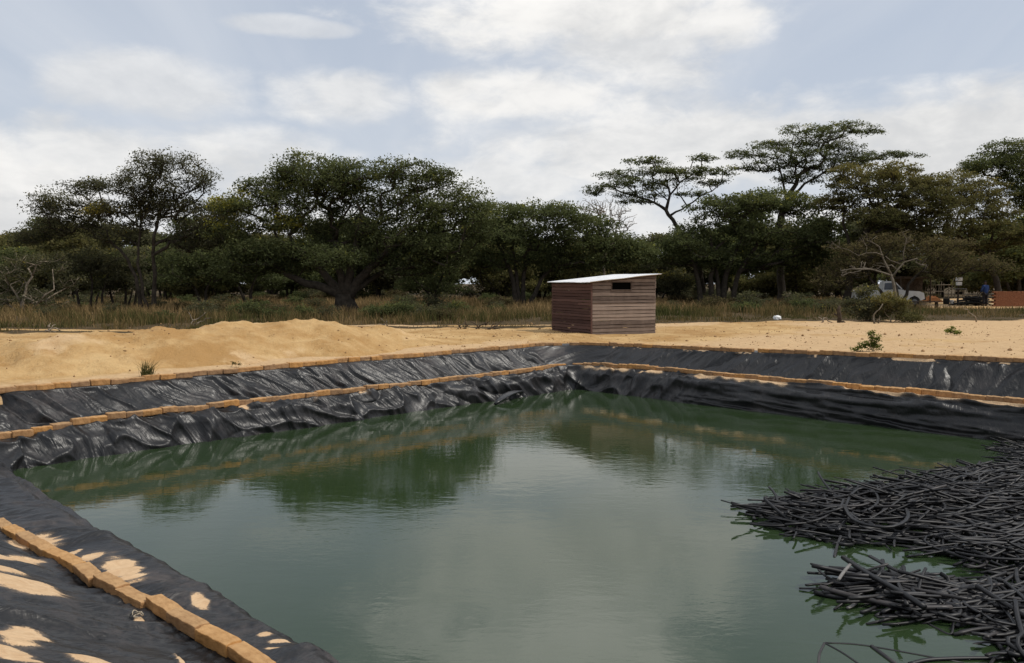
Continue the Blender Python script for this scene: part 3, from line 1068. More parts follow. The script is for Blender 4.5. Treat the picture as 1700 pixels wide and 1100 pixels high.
def tree(name, label, cat, base_px, D, trunks_px, pads, mat, bark=None, dens=1.0, size=.15, per=46, crad=.42, group=None, depth=1.0,
         tip=.011, vert=.62, full=1.4, bare=False, flat=.25, seed=0, kgrow=.46):
    bp = P(base_px[0], base_px[1], D)
    gz_ = float(surf_z(bp[0], bp[1]))
    root = empty(name, (bp[0], bp[1], gz_), label, cat, group)
    T, vv = pad_targets(pads, D, dens, depth, full)
    trunks = []
    for path, r0, r1 in trunks_px:
        pp = [P(x, y, D) + np.array([0, (q[0] if q else 0), 0]) for x, y, *q in path]
        if path[0][1] >= base_px[1] - 6:
            pp[0] = np.array([pp[0][0], pp[0][1], float(surf_z(pp[0][0], pp[0][1])) - .12])
        trunks.append((pp, r0, r1))
    N, par, rad, tips = skeleton(trunks, T, flat, tip, kgrow)
    org = np.array([bp[0], bp[1], gz_])
    obj('trunk', limb_mesh('trunk', N - org, par, rad, bark or M_BARK), root)
    if not bare:
        order = [N[i] for i in tips]
        # tips were made in sorted order: recover the lightness by nearest target
        Ta = np.array(T); va = np.array(vv)
        cv = [va[int(np.argmin(((Ta - q) ** 2).sum(1)))] for q in order]
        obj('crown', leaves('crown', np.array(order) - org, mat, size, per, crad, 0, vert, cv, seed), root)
    return root


# the airy tree at the left
tree('airy_tree', 'tall thin-trunked tree with a sparse see-through crown, left of the big spreading tree', 'tree', (252, 528), 44,
     [([(253, 530), (256, 470), (255, 400), (262, 365), (275, 330)], .13, .06), ([(238, 527), (228, 470), (212, 430), (190, 405), (165, 385)], .12, .05),
      ([(246, 528), (232, 450), (228, 410), (236, 360)], .09, .05)],
     [(285, 270, 60, 11, .3), (240, 285, 40, 12, .3), (330, 298, 36, 16, .3), (108, 306, 32, 10, .26), (162, 305, 26, 11, .26), (225, 312, 45, 18, .34), (275, 318, 42, 20, .34),
      (88, 350, 36, 14, .3), (62, 386, 42, 9, .28), (130, 372, 40, 15, .34), (178, 352, 30, 14, .55), (165, 352, 20, 8, .95), (190, 388, 45, 15, .4), (330, 375, 45, 20, .3),
      (305, 402, 35, 14, .3), (240, 362, 32, 16, .34), (345, 345, 34, 14, .5), (215, 340, 30, 14, .34), (365, 375, 34, 18, .4), (95, 335, 40, 14, .34), (70, 370, 44, 12, .34), (130, 345, 36, 16, .34), (380, 360, 34, 20, .5), (385, 400, 34, 18, .36), (40, 395, 30, 8, .3), (350, 405, 30, 12, .3), (250, 335, 40, 18, .34), (300, 345, 40, 18, .34)],
     LEAF_GREY, dens=1.6, size=.125, per=30, crad=.44, depth=.9, tip=.010, seed=1)

# the big spreading tree
tree('spreading_tree', 'biggest spreading tree with a dense dark crown on a short thick trunk', 'tree', (575, 528), 42,
     [([(575, 532), (574, 505), (572, 487)], .62, .48), ([(572, 492), (545, 478), (500, 468), (455, 440), (420, 415)], .26, .10), ([(570, 492), (540, 455), (505, 425), (480, 390)], .24, .10),
      ([(574, 492), (585, 440), (590, 400), (600, 350)], .27, .10), ([(578, 492), (610, 445), (650, 415), (690, 380)], .26, .10), ([(574, 492), (560, 440), (545, 390, 1.5), (530, 340, 2)], .22, .1),
      ([(576, 492), (620, 455, 1), (670, 425, 2), (705, 395, 2)], .17, .07)],
     [(520, 278, 75, 18, .42), (465, 292, 42, 16, .38), (425, 308, 38, 14, .36), (590, 288, 48, 18, .42), (668, 290, 60, 15, .4), (718, 303, 45, 17, .4), (772, 335, 40, 22, .42),
      (480, 328, 70, 18, .42), (570, 322, 60, 20, .36), (650, 330, 60, 22, .38), (722, 355, 55, 25, .38), (460, 368, 60, 15, .5), (540, 372, 60, 22, .34), (620, 382, 60, 24, .36),
      (690, 398, 55, 22, .34), (500, 412, 60, 15, .34), (570, 428, 52, 13, .3), (400, 338, 36, 15, .62), (378, 385, 40, 13, .62), (470, 372, 30, 8, 1.0), (375, 340, 24, 9, .9), (410, 415, 42, 12, .4),
      (758, 388, 42, 20, .34), (640, 428, 50, 13, .3), (715, 430, 40, 12, .28), (545, 300, 50, 16, .4), (440, 425, 55, 18, .3), (400, 445, 45, 14, .3), (480, 440, 45, 12, .26), (690, 440, 50, 16, .3), (745, 420, 45, 20, .3), (800, 370, 34, 24, .36)],
     LEAF_DARK, dens=1.2, size=.14, per=50, crad=.48, seed=2, depth=1.0, full=1.5)

tree('middle_tree', 'rounded dense tree with several slim stems, left of and behind the wooden shed', 'tree', (862, 503), 56,
     [([(858, 505), (850, 460), (835, 420)], .2, .1), ([(868, 505), (870, 450), (880, 405)], .18, .1), ([(878, 504), (900, 460), (935, 425)], .17, .08), ([(863, 505), (855, 440), (850, 390)], .15, .08)],
     [(828, 356, 50, 14, .42), (880, 350, 50, 12, .42), (930, 358, 50, 13, .42), (980, 374, 46, 14, .4), (800, 380, 45, 20, .36), (860, 388, 60, 22, .36), (930, 395, 60, 22, .36), (1000, 403, 50, 17, .36),
      (1042, 405, 34, 14, .4), (838, 430, 55, 15, .28), (920, 430, 60, 15, .28), (990, 433, 48, 14, .3), (780, 420, 40, 16, .34), (1060, 425, 30, 16, .34)],
     LEAF_DARK, dens=.8, size=.19, per=46, crad=.55, seed=3)

tree('flat_topped_tree', 'flat-topped tree with thin layered leaf pads, above the right end of the shed', 'tree', (1165, 503), 60,
     [([(1172, 505), (1160, 440), (1140, 400), (1120, 370), (1104, 345)], .24, .13), ([(1106, 348), (1085, 335), (1055, 325), (1030, 318)], .1, .05), ([(1106, 348), (1112, 325), (1125, 305), (1150, 290)], .1, .05),
      ([(1112, 358), (1150, 335), (1190, 310)], .08, .04)],
     [(1075, 268, 44, 6, .5), (1035, 289, 54, 7, .42), (1008, 312, 42, 6, .36), (982, 320, 18, 4, .3), (1130, 287, 50, 12, .5), (1162, 283, 32, 8, .55), (1207, 282, 26, 8, .55), (1065, 322, 48, 7, .36),
      (1172, 262, 28, 6, .4), (1148, 322, 30, 6, .36), (1186, 300, 32, 7, .42), (1055, 336, 34, 4, .3), (1100, 305, 42, 7, .42), (1045, 305, 40, 6, .4), (1090, 285, 40, 6, .46)],
     LEAF_DARK, dens=1.05, size=.15, per=28, crad=.40, vert=.42, full=1.05, seed=4, flat=.1, depth=.85)

tree('layered_tree', 'tallest tree of the right-hand group with a wide layered crown against the clouds', 'tree', (1300, 500), 62,
     [([(1298, 503), (1296, 440), (1294, 380), (1305, 330), (1322, 305)], .33, .16), ([(1298, 350), (1330, 310), (1375, 280)], .13, .06), ([(1305, 330), (1300, 300), (1290, 265)], .1, .05)],
     [(1400, 213, 55, 6, .5), (1335, 222, 55, 8, .48), (1288, 240, 52, 8, .45), (1238, 256, 40, 6, .4), (1310, 262, 66, 11, .38), (1380, 245, 60, 9, .42), (1440, 258, 60, 8, .38), (1492, 258, 42, 4, .3),
      (1350, 276, 60, 11, .36), (1412, 268, 50, 8, .36), (1262, 278, 48, 7, .34), (1330, 296, 50, 8, .34), (1440, 216, 34, 5, .46), (1360, 235, 50, 9, .42)],
     LEAF_DARK, dens=1.05, size=.15, per=30, crad=.42, vert=.42, full=1.1, seed=5, flat=.1, depth=.85)

tree('dark_tree', 'broad dark tree on a cluster of leaning trunks, right of the shed', 'tree', (1190, 503), 57,
     [([(1165, 505), (1160, 470), (1148, 430)], .22, .1), ([(1182, 505), (1180, 460), (1190, 410)], .22, .11), ([(1200, 505), (1205, 455), (1230, 400)], .24, .11), ([(1215, 505), (1222, 460), (1260, 400), (1300, 370)], .2, .09),
      ([(1192, 505), (1193, 460), (1180, 400)], .17, .09)],
     [(1190, 345, 60, 13, .36), (1240, 338, 50, 13, .42), (1290, 332, 60, 16, .45), (1340, 338, 45, 15, .45), (1180, 385, 60, 20, .3), (1250, 385, 62, 22, .3), (1330, 390, 62, 22, .3), (1125, 405, 42, 13, .32),
      (1100, 425, 36, 13, .3), (1160, 428, 52, 13, .26), (1230, 430, 62, 16, .26), (1310, 430, 60, 16, .26), (1370, 370, 40, 18, .34), (1370, 420, 44, 22, .26)],
     LEAF_DARK, dens=.85, size=.19, per=44, crad=.52, seed=6)

tree('olive_tree', 'tree with an olive-brown domed top in front of the tall layered tree', 'tree', (1405, 508), 54,
     [([(1405, 510), (1410, 460), (1430, 400), (1460, 350)], .26, .12), ([(1430, 400), (1480, 370), (1520, 345)], .12, .06), ([(1418, 430), (1400, 370), (1400, 330)], .12, .06)],
     [(1450, 284, 70, 9, .72), (1500, 291, 60, 10, .72), (1540, 303, 46, 11, .65), (1408, 303, 40, 13, .55), (1440, 320, 60, 17, .36), (1510, 325, 70, 19, .36), (1392, 338, 36, 14, .42), (1480, 355, 70, 19, .24),
      (1550, 347, 50, 20, .32), (1425, 362, 45, 12, .22), (1540, 382, 60, 17, .22), (1470, 395, 50, 14, .24)],
     LEAF_OLIVE, dens=.9, size=.17, per=44, crad=.46, seed=7, vert=.42)

tree('leaning_tree', 'tree leaning left on a bare dark trunk beside the brick wall at the far right', 'tree', (1662, 492), 57,
     [([(1664, 495), (1655, 465), (1640, 430), (1610, 402), (1580, 385)], .24, .12), ([(1640, 430), (1645, 390), (1650, 350)], .11, .06), ([(1610, 402), (1560, 392), (1530, 395)], .1, .05)],
     [(1600, 300, 50, 14, .55), (1640, 318, 50, 16, .6), (1590, 340, 60, 20, .5), (1650, 358, 45, 20, .5), (1612, 386, 60, 17, .36), (1680, 385, 30, 10, .4), (1560, 402, 52, 14, .34), (1640, 410, 40, 11, .34), (1690, 400, 26, 8, .4)],
     LEAF_OLIVE, dens=.85, size=.17, per=40, crad=.46, seed=8, vert=.42)

tree('edge_tree', 'dark round-topped tree cut by the right edge of the photo', 'tree', (1745, 497), 59,
     [([(1745, 500), (1740, 430), (1725, 370), (1710, 320)], .3, .14), ([(1735, 410), (1760, 350), (1770, 300)], .15, .07)],
     [(1690, 250, 48, 14, .36), (1650, 272, 42, 13, .36), (1705, 282, 62, 22, .32), (1690, 320, 36, 18, .3), (1725, 345, 40, 28, .3), (1740, 400, 42, 20, .3), (1760, 270, 50, 30, .36), (1780, 340, 45, 40, .3), (1615, 278, 26, 7, .36)],
     LEAF_DARK, dens=.9, size=.18, per=46, crad=.5, seed=9)

tree('scrub_tree', 'low rusty-brown scrub tree under the olive-topped tree', 'tree', (1490, 505), 51,
     [([(1490, 508), (1488, 480), (1475, 450)], .14, .07), ([(1496, 508), (1510, 470), (1540, 440)], .12, .06), ([(1485, 508), (1450, 470), (1425, 440)], .12, .06)],
     [(1420, 422, 52, 17, .5), (1480, 406, 56, 17, .45), (1540, 416, 56, 17, .45), (1600, 432, 52, 14, .4), (1400, 452, 46, 13, .4), (1560, 450, 42, 10, .35), (1450, 440, 40, 12, .4), (1635, 440, 40, 13, .4), (1380, 470, 36, 14, .35)],
     LEAF_RUST, dens=.8, size=.14, per=40, crad=.42, seed=10)

tree('bare_tree', 'grey leafless tree with fine twigs rising behind the shed', 'tree', (1000, 500), 63,
     [([(1002, 503), (1003, 440), (998, 400), (990, 370)], .12, .06), ([(1003, 430), (1020, 390), (1030, 360)], .06, .035)],
     [(975, 350, 30, 16), (1010, 352, 30, 18), (1035, 365, 25, 18), (960, 370, 22, 12), (990, 340, 24, 10)], None, bark=M_TWIG, dens=2.0, bare=True, tip=.011, seed=11)

tree('dead_tree', 'dead tree with pale grey crooked bare limbs in front of the rusty scrub', 'dead tree', (1490, 512), 44,
     [([(1492, 514), (1484, 480), (1479, 455)], .11, .07), ([(1479, 457), (1455, 448), (1420, 446), (1395, 449)], .05, .022), ([(1479, 455), (1468, 430), (1462, 410), (1445, 400)], .05, .02),
      ([(1481, 460), (1500, 437), (1503, 405)], .05, .02), ([(1466, 424), (1440, 420), (1425, 424)], .028, .014), ([(1500, 440), (1480, 432), (1470, 425)], .03, .02)],
     [(1385, 405, 20, 8), (1410, 452, 24, 6), (1440, 395, 18, 10), (1505, 395, 12, 14), (1455, 440, 40, 6), (1530, 440, 14, 10)], None, bark=M_BARK_PALE, dens=1.3, bare=True, tip=.010, seed=12)

# small trees at the left
tree('thorn_tree', 'small pale-branched thorn tree at the left edge', 'small tree', (40, 532), 41,
     [([(38, 534), (36, 500), (48, 470), (60, 440)], .09, .04), ([(34, 533), (15, 505), (-5, 490)], .06, .03), ([(42, 533), (60, 505), (90, 480)], .06, .03), ([(36, 505), (22, 480), (5, 455)], .05, .025)],
     [(30, 440, 36, 16, .4), (70, 430, 34, 15, .4), (-10, 450, 34, 20, .4), (90, 465, 30, 14, .36), (15, 475, 30, 12, .34), (55, 490, 34, 12, .3), (85, 505, 24, 10, .3), (5, 505, 24, 12, .3), (-25, 500, 30, 16, .3)],
     LEAF_GREY, bark=M_TWIG, dens=.8, size=.12, per=36, crad=.36, seed=13)
for i, (bx, D, top, half, lab) in enumerate([
        (150, 46, 412, 60, 'bushy small tree on a clump of stems, beside the pale thorn tree'),
        (205, 47, 425, 50, 'bushy small tree just left of the airy thin-trunked tree')]):
    pads = [(bx - half * .5, top + 14, half * .6, 12, .34), (bx + half * .4, top + 10, half * .6, 13, .36), (bx, top + 34, half * .8, 14, .3), (bx - half * .6, top + 50, half * .5, 12, .28), (bx + half * .6, top + 48, half * .5, 12, .28)]
    tree('thicket_tree', lab, 'small tree', (bx, 522), D,
         [([(bx - 14, 523), (bx - 20, 490), (bx - 26, 455)], .08, .04), ([(bx, 524), (bx + 4, 480), (bx, 450)], .08, .04), ([(bx + 13, 523), (bx + 22, 490), (bx + 28, 455)], .08, .04), ([(bx + 5, 523), (bx + 14, 485)], .06, .04)],
         pads, LEAF_GREY, dens=.85, size=.14, per=42, crad=.42, seed=20 + i)
for i, (bx, by, D, top, half, lab, mt) in enumerate([
        (330, 508, 56, 410, 72, 'dark round small tree behind, right of the airy tree', LEAF_DARK),
        (405, 508, 58, 412, 70, 'dark small tree behind the left limbs of the big spreading tree', LEAF_DARK),
        (712, 506, 54, 425, 60, 'small tree on a leaning dark trunk right of the big trunk', LEAF_DARK),
        (1115, 500, 60, 455, 40, 'pale green bush-like tree between the shed and the cluster of trunks', LEAF_GREY)]):
    pads = [(bx - half * .5, top + 16, half * .6, 15, .34), (bx + half * .4, top + 12, half * .6, 15, .36), (bx, top + 36, half * .85, 16, .28), (bx - half * .5, top + 52, half * .5, 10, .26), (bx + half * .6, top + 50, half * .5, 10, .26)]
    if bx == 1115:
        pads = [(bx - 16, top + 8, 26, 9, .6), (bx + 14, top + 10, 26, 9, .55), (bx, top + 24, 22, 7, .3)]
    tree('small_tree', lab, 'small tree', (bx, by), D,
         [([(bx + 6, by + 2), (bx - 4, by - 26), (bx - half * .4, top + 40)], .13, .06), ([(bx + 10, by + 2), (bx + 12, by - 30), (bx + half * .35, top + 36)], .12, .06)],
         pads, mt, dens=.75 if bx != 1115 else 1.0, size=.17, per=42, crad=.5, seed=30 + i)

# woodland behind: four built, then copied
protos = []
for i, (hh, ww, mt) in enumerate([(5.2, 4.0, LEAF_DARK), (6.2, 3.6, LEAF_DARK), (4.6, 4.4, LEAF_OLIVE), (5.6, 3.2, LEAF_GREY)]):
    root = empty('woodland_tree', (0, 0, 0))
    T = []; vv = []
    for _ in range(10):
        c = np.array([rng.uniform(-.7, .7) * ww, rng.uniform(-.6, .6) * ww, hh * rng.uniform(.25, .9)])
        Rx = ww * rng.uniform(.3, .5)
        for _ in range(46):
            d = rng.normal(0, 1, 3); d /= np.linalg.norm(d)
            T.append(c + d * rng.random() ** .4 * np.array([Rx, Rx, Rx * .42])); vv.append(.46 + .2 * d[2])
    tr = [([np.array([0, 0, -.1]), np.array([.1, 0, hh * .25]), np.array([-.3, .1, hh * .5])], .17, .08), ([np.array([.3, 0.1, -.1]), np.array([.6, .2, hh * .3]), np.array([1.2, .1, hh * .5])], .13, .06),
          ([np.array([-.3, -.1, -.1]), np.array([-.8, .1, hh * .3]), np.array([-1.3, .2, hh * .45])], .12, .06)]
    N, par, rad, tips = skeleton(tr, T, .25, .016, .46)
    obj('trunk', limb_mesh('trunk', N, par, rad, M_BARK), root)
    cen = np.array([N[k] for k in tips]); Ta = np.array(T); va = np.array(vv)
    cv = [va[int(np.argmin(((Ta - q) ** 2).sum(1)))] for q in cen]
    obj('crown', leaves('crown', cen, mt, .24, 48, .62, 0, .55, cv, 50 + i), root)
    protos.append(root)


def copy_thing(r, loc, rz, sc, label, cat, group):
    c = r.copy(); COL.objects.link(c)
    c.location = loc; c.rotation_euler = (0, 0, rz); c.scale = (sc, sc, sc)
    for ch in r.children:
        k = ch.copy(); COL.objects.link(k); k.parent = c
        for g in ch.children:
            q = g.copy(); COL.objects.link(q); q.parent = k
    return tag(c, label, cat, group)


used = [False] * 4
spots = []
for D0, n, j in ((72, 32, 3.0), (92, 32, 4.0), (118, 29, 5.0)):
    half = D0 * 1.0
    for k in range(n):
        x = -half + 2 * half * (k + .5 + rng.uniform(-.35, .35)) / n
        y = D0 + rng.uniform(-j, j)
        if D0 == 72 and 25 < x < 42:
            y = 84 + rng.uniform(0, 3)      # behind the yard
        spots.append((x, y))
for x, y in spots:
    k = int(rng.integers(4))
    z = float(surf_z(x, y))
    sc = rng.uniform(.9, 1.35) * (1.25 if y > 86 else 1.0) * (1.15 if y > 105 else 1.0)
    lab = 'dark tree in the belt of woodland far behind the big trees'
    if not used[k]:
        used[k] = True
        r = protos[k]; r.location = (x, y, z); r.rotation_euler = (0, 0, rng.uniform(0, 6.28)); r.scale = (sc, sc, sc)
        tag(r, lab, 'tree', 'woodland trees far behind')
    else:
        copy_thing(protos[k], (x, y, z), rng.uniform(0, 6.28), sc, lab, 'tree', 'woodland trees far behind')

# ------------------------------------------------------------------ shrubs and small plants
def shrub(name, label, cat, px, py, D, pads, mat, dens, size, per, crad, stems=5, seed=0, bark=None, group=None, sr=.018):
    bp = surf(px, py, D)
    root = empty(name, bp, label, cat, group)
    T, vv = pad_targets(pads, D, dens, .8)
    mpp = D / FPX
    trs = []
    for k in range(stems):
        o_ = rng.normal(0, 1, 2) * np.array([5, 4]) * mpp
        tgt = T[rng.integers(len(T))]
        p0 = np.array([bp[0] + o_[0], bp[1] + o_[1], bp[2] - .04]); p1 = p0 + (np.asarray(tgt) - p0) * .55
        trs.append(([p0, p0 + (p1 - p0) * .5 + rng.normal(0, .02, 3), p1], sr, sr * .55))
    N, par, rad, tips = skeleton(trs, T, .25, sr * .25, .4)
    obj('stem', limb_mesh('stem', N - bp, par, rad, bark or M_BARK), root)
    cen = np.array([N[i] for i in tips]) - bp
    Ta = np.array(T) - bp; va = np.array(vv)
    cv = [va[int(np.argmin(((Ta - q) ** 2).sum(1)))] for q in cen]
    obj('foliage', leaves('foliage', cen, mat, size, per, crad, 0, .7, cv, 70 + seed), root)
    return root


shrub('shrub', 'large dark green shrub in front of the white pickup truck', 'shrub', 1440, 533, 34,
      [(1436, 500, 24, 16, .4), (1420, 516, 26, 14, .34), (1455, 515, 30, 16, .32), (1446, 480, 14, 10, .44), (1424, 486, 9, 8, .4), (1464, 508, 18, 16, .36), (1410, 502, 16, 14, .36)],
      LEAF_GREY, 1.6, .10, 46, .25, 8, 1)
shrub('shrub', 'olive leafy bush with a pale bent stem, overlapping the front of the pickup truck', 'shrub', 1478, 533, 33,
      [(1484, 494, 20, 8, .85), (1470, 500, 18, 8, .75), (1502, 502, 12, 7, .7), (1484, 512, 26, 8, .45), (1506, 522, 20, 7, .35), (1500, 528, 24, 6, .35), (1522, 528, 14, 5, .3)],
      LEAF_OLIVE, 2.6, .08, 48, .22, 6, 2, M_TWIG)
low = [(330, 523, 38, 26, 16, 'low dark weedy bush right of the airy tree foot', LEAF_GREY), (365, 522, 39, 24, 12, 'low dull bush between the airy tree and the big trunk', LEAF_RUST),
       (415, 522, 38, 30, 15, 'low dark bush left of the big trunk', LEAF_DARK), (468, 524, 38, 26, 12, 'low brown bush touching the left of the big trunk', LEAF_RUST), (505, 525, 37, 18, 10, 'small dark bush in front of the big trunk', LEAF_DARK),
       (625, 527, 37, 26, 14, 'low green bush just right of the big trunk', LEAF_DARK), (668, 525, 37, 30, 17, 'leafy dark green bush right of the big trunk', LEAF_DARK), (712, 528, 36, 24, 14, 'grey-green bush above the end of the sand mound', LEAF_GREY),
       (760, 524, 40, 26, 13, 'green bush between the mound and the shed', LEAF_DARK), (1240, 517, 44, 26, 9, 'low dark bush in the grass under the leaning trunks', LEAF_DARK), (1345, 518, 44, 26, 12, 'low bush left of the large dark shrub', LEAF_GREY)]
for i, (px, py, D, rx, ry, lab, mt) in enumerate(low):
    shrub('bush', lab, 'bush', px, py, D, [(px, py - ry * .9, rx, ry * .8, .36), (px + rx * .4, py - ry * .5, rx * .7, ry * .6, .3), (px - rx * .5, py - ry * .6, rx * .6, ry * .6, .34)], mt, 1.5, .10, 40, .26, 5, 10 + i)

brush = []
for i, (mt, rx, hz) in enumerate([(LEAF_RUST, 1.0, .7), (LEAF_GREY, 1.1, 1.1), (LEAF_DARK, .9, .9)]):
    root = empty('brush', (0, 0, 0))
    T = []; vv = []
    for _ in range(70):
        d = rng.normal(0, 1, 3); d /= np.linalg.norm(d)
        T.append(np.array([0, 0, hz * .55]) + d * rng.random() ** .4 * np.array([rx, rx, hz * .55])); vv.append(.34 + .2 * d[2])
    tr = [([np.array([rng.normal(0, .1), rng.normal(0, .1), -.05]), np.array([rng.normal(0, .3), rng.normal(0, .3), hz * .5])], .03, .015) for _ in range(5)]
    N, par, rad, tips = skeleton(tr, T, .25, .006, .4)
    obj('stem', limb_mesh('stem', N, par, rad, M_DARKTWIG), root)
    cen = np.array([N[k] for k in tips])
    obj('foliage', leaves('foliage', cen, mt, .13, 26, .26, 0, .7, None, 90 + i), root)
    brush.append(root)
usedb = [False] * 3
nb_ = 0
while nb_ < 190:
    y = 34 + 76 * rng.random() ** 1.25; x = rng.uniform(-.66, .66) * y
    if float(veg_amount(np.array(x), np.array(y))) < .7 or (x > .42 * y and y < 70) or (y < 40 and (x > -3 or rng.random() < .45)):
        continue
    k = int(rng.integers(3)); sc = rng.uniform(.4, 1.0) * (.7 if y < 42 else 1.0) * (1.45 if y > 68 else 1.0)
    lab = ['low rusty brush growing in the grass under the trees', 'low grey-green brush growing in the grass under the trees', 'low dark green brush growing in the grass under the trees'][k]
    if not usedb[k]:
        usedb[k] = True
        r = brush[k]; r.location = (x, y, float(surf_z(x, y))); r.scale = (sc, sc, sc)
        tag(r, lab, 'brush', 'brush under the trees')
    else:
        copy_thing(brush[k], (x, y, float(surf_z(x, y))), rng.uniform(0, 6.28), sc, lab, 'brush', 'brush under the trees')
    nb_ += 1

q = surf(1443, 583)
shrub('seedling', 'small bright green bushy plant growing by the upper rim of the right bank', 'plant', 1443, 583, q[1],
      [(1452, 560, 11, 8, .55), (1440, 572, 16, 7, .5), (1422, 579, 9, 4, .8), (1455, 575, 10, 6, .45), (1446, 553, 5, 4, .6)], LEAF_BRIGHT, 14, .055, 9, .055, 6, 40, None, None, .006)
q = surf(1580, 556)
shrub('seedling', 'tiny pale green seedling alone on the sand at right', 'plant', 1580, 556, q[1],
      [(1574, 549, 6, 3, .8), (1588, 551, 7, 3, .8), (1581, 545, 4, 3, .7)], LEAF_BRIGHT, 18, .07, 6, .06, 4, 41, None, None, .006)
q = surf(392, 610)
shrub('seedling', 'tiny dry weed on the path beside the left bank', 'plant', 392, 610, q[1],
      [(388, 602, 6, 4, .5), (397, 603, 4, 3, .5)], LEAF_OLIVE, 22, .03, 4, .03, 4, 42, None, None, .004)


# ------------------------------------------------------------------ grass
def blades(name, xy, hts, wid, vcol, seed, lean=.25):
    r = np.random.default_rng(seed)
    n = len(xy)
    z = surf_z(xy[:, 0], xy[:, 1])
    az_ = r.uniform(0, 2 * pi, n)
    t = np.stack([np.cos(az_), np.sin(az_), 0 * az_], 1)
    ld = r.normal(0, lean, (n, 2)) * hts[:, None]
    p0 = np.stack([xy[:, 0], xy[:, 1], z - .02], 1)
    mid = p0 + np.stack([ld[:, 0] * .35, ld[:, 1] * .35, hts * .6], 1)
    tip_ = p0 + np.stack([ld[:, 0], ld[:, 1], hts], 1)
    wv_ = (t * wid[:, None] * .5)
    V = np.stack([p0 - wv_, p0 + wv_, mid + wv_ * .8, mid - wv_ * .8, tip_], 1).reshape(-1, 3)
    b = np.arange(n) * 5
    F = [None] * (2 * n)
    quads = np.stack([b, b + 1, b + 2, b + 3], 1); tris = np.stack([b + 3, b + 2, b + 4, b + 4], 1)
    # two quads per blade, the upper one pinched to a point
    V = V.reshape(n, 5, 3)
    V6 = np.concatenate([V, V[:, 4:5] + t[:, None] * .0015], 1).reshape(-1, 3)
    b = np.arange(n) * 6
    Fq = np.concatenate([np.stack([b, b + 1, b + 2, b + 3], 1), np.stack([b + 3, b + 2, b + 5, b + 4], 1)], 0)
    vv = np.concatenate([vcol, np.clip(vcol + .05, 0, 1)])
    return mesh_np(name, V6, Fq, GRASS, False, {'v': ('FACE', vv)})


pts = []
need = 70000
while sum(len(p) for p in pts) < need:
    y = 24.5 + 52 * rng.random(60000) ** 1.7
    x = rng.uniform(-1, 1, 60000) * (y * .8 + 2)
    k = (veg_amount(x, y) > .55 + .3 * rng.random(60000)) & (fbm(x * .5, y * .6, 111, 3) > rng.normal(.10, .22, 60000))
    pts.append(np.stack([x[k], y[k]], 1))
gxy = np.concatenate(pts)[:need]
edge = gxy[:, 1] - veg_edge(gxy[:, 0])
gh = (.05 + (.36 - .16 * sst(gxy[:, 0] - .45 * gxy[:, 1], 0, 4)) * sst(edge, 0, 6) + .13 * fbm(gxy[:, 0] * .4, gxy[:, 1] * .4, 112, 2)) * rng.uniform(.6, 1.45, need)
gh = np.maximum(gh, .05)
right = sst(gxy[:, 0], 2, 12)
gv = .50 + .46 * fbm(gxy[:, 0] * .22, gxy[:, 1] * .3, 113, 4) - .04 * right * (1 - sst(edge, 8, 16)) + .42 * sst(edge, 6, 16) + rng.normal(0, .16, need)
grass = obj('grass', blades('grass', gxy, gh, .012 + .00045 * gxy[:, 1] * rng.uniform(.6, 1.3, need), np.clip(gv, 0, 1), 5))
tag(grass, 'dry and green wild grass growing under and before the trees', 'grass', kind='stuff')

q = surf(245, 625)
n = 130
tx = np.stack([q[0] + rng.normal(0, .05, n), q[1] + rng.normal(0, .05, n)], 1)
tg = obj('grass_tuft', blades('grass_tuft', tx, rng.uniform(.12, .36, n), np.full(n, .011), np.clip(rng.normal(.25, .15, n), 0, 1), 6, .35))
tag(tg, 'green grass tuft growing alone at the foot of the sand mound', 'grass tuft')

# ------------------------------------------------------------------ floating heaps of black pipe
def in_poly(x, y, poly):
    c = np.zeros(np.shape(x), bool)
    n = len(poly)
    for i in range(n):
        x1, y1 = poly[i]; x2, y2 = poly[(i + 1) % n]
        k = ((y1 > y) != (y2 > y)) & (x < (x2 - x1) * (y - y1) / (y2 - y1 + 1e-12) + x1)
        c ^= k
    return c


def poly_edge(x, y, poly):
    d = np.full(np.shape(x), 1e9)
    n = len(poly)
    for i in range(n):
        a = np.array(poly[i]); b = np.array(poly[(i + 1) % n])
        t = np.clip(((x - a[0]) * (b[0] - a[0]) + (y - a[1]) * (b[1] - a[1])) / ((b - a) ** 2).sum(), 0, 1)
        d = np.minimum(d, np.hypot(x - a[0] - t * (b[0] - a[0]), y - a[1] - t * (b[1] - a[1])))
    return d


def wpoly(pix):
    return [tuple(atz(px, py, WZ + .06)[:2]) for px, py in pix]


HEAPS = {
    'larger': [(1222, 846), (1255, 828), (1335, 812), (1440, 806), (1500, 788), (1600, 771), (1760, 766), (1800, 990), (1690, 960), (1570, 922), (1500, 896), (1395, 897), (1290, 876)],
    'nearer': [(1368, 968), (1392, 942), (1500, 946), (1600, 958), (1780, 975), (1800, 1110), (1665, 1090), (1625, 1040), (1600, 1016), (1530, 1034), (1450, 1004)],
    'far': [(1655, 738), (1700, 728), (1800, 735), (1800, 776), (1655, 762)],
}
prng = np.random.default_rng(21)


def pipe_curve(c, ang, L, curl, pit, sag, kink):
    n = 9
    s = np.linspace(-.5, .5, n) * L
    th = ang + curl * (s / L) + (np.where(s > L * prng.uniform(-.3, .3), kink, 0))
    dx_ = np.cos(th); dy_ = np.sin(th)
    ds_ = L / (n - 1)
    x = np.concatenate([[0], np.cumsum((dx_[1:] + dx_[:-1]) / 2)]) * ds_
    y = np.concatenate([[0], np.cumsum((dy_[1:] + dy_[:-1]) / 2)]) * ds_
    x -= x.mean(); y -= y.mean()
    z = s * math.tan(pit) + sag * ((2 * s / L) ** 2 - .33)
    return np.stack([x + c[0], y + c[1], z + c[2]], 1)


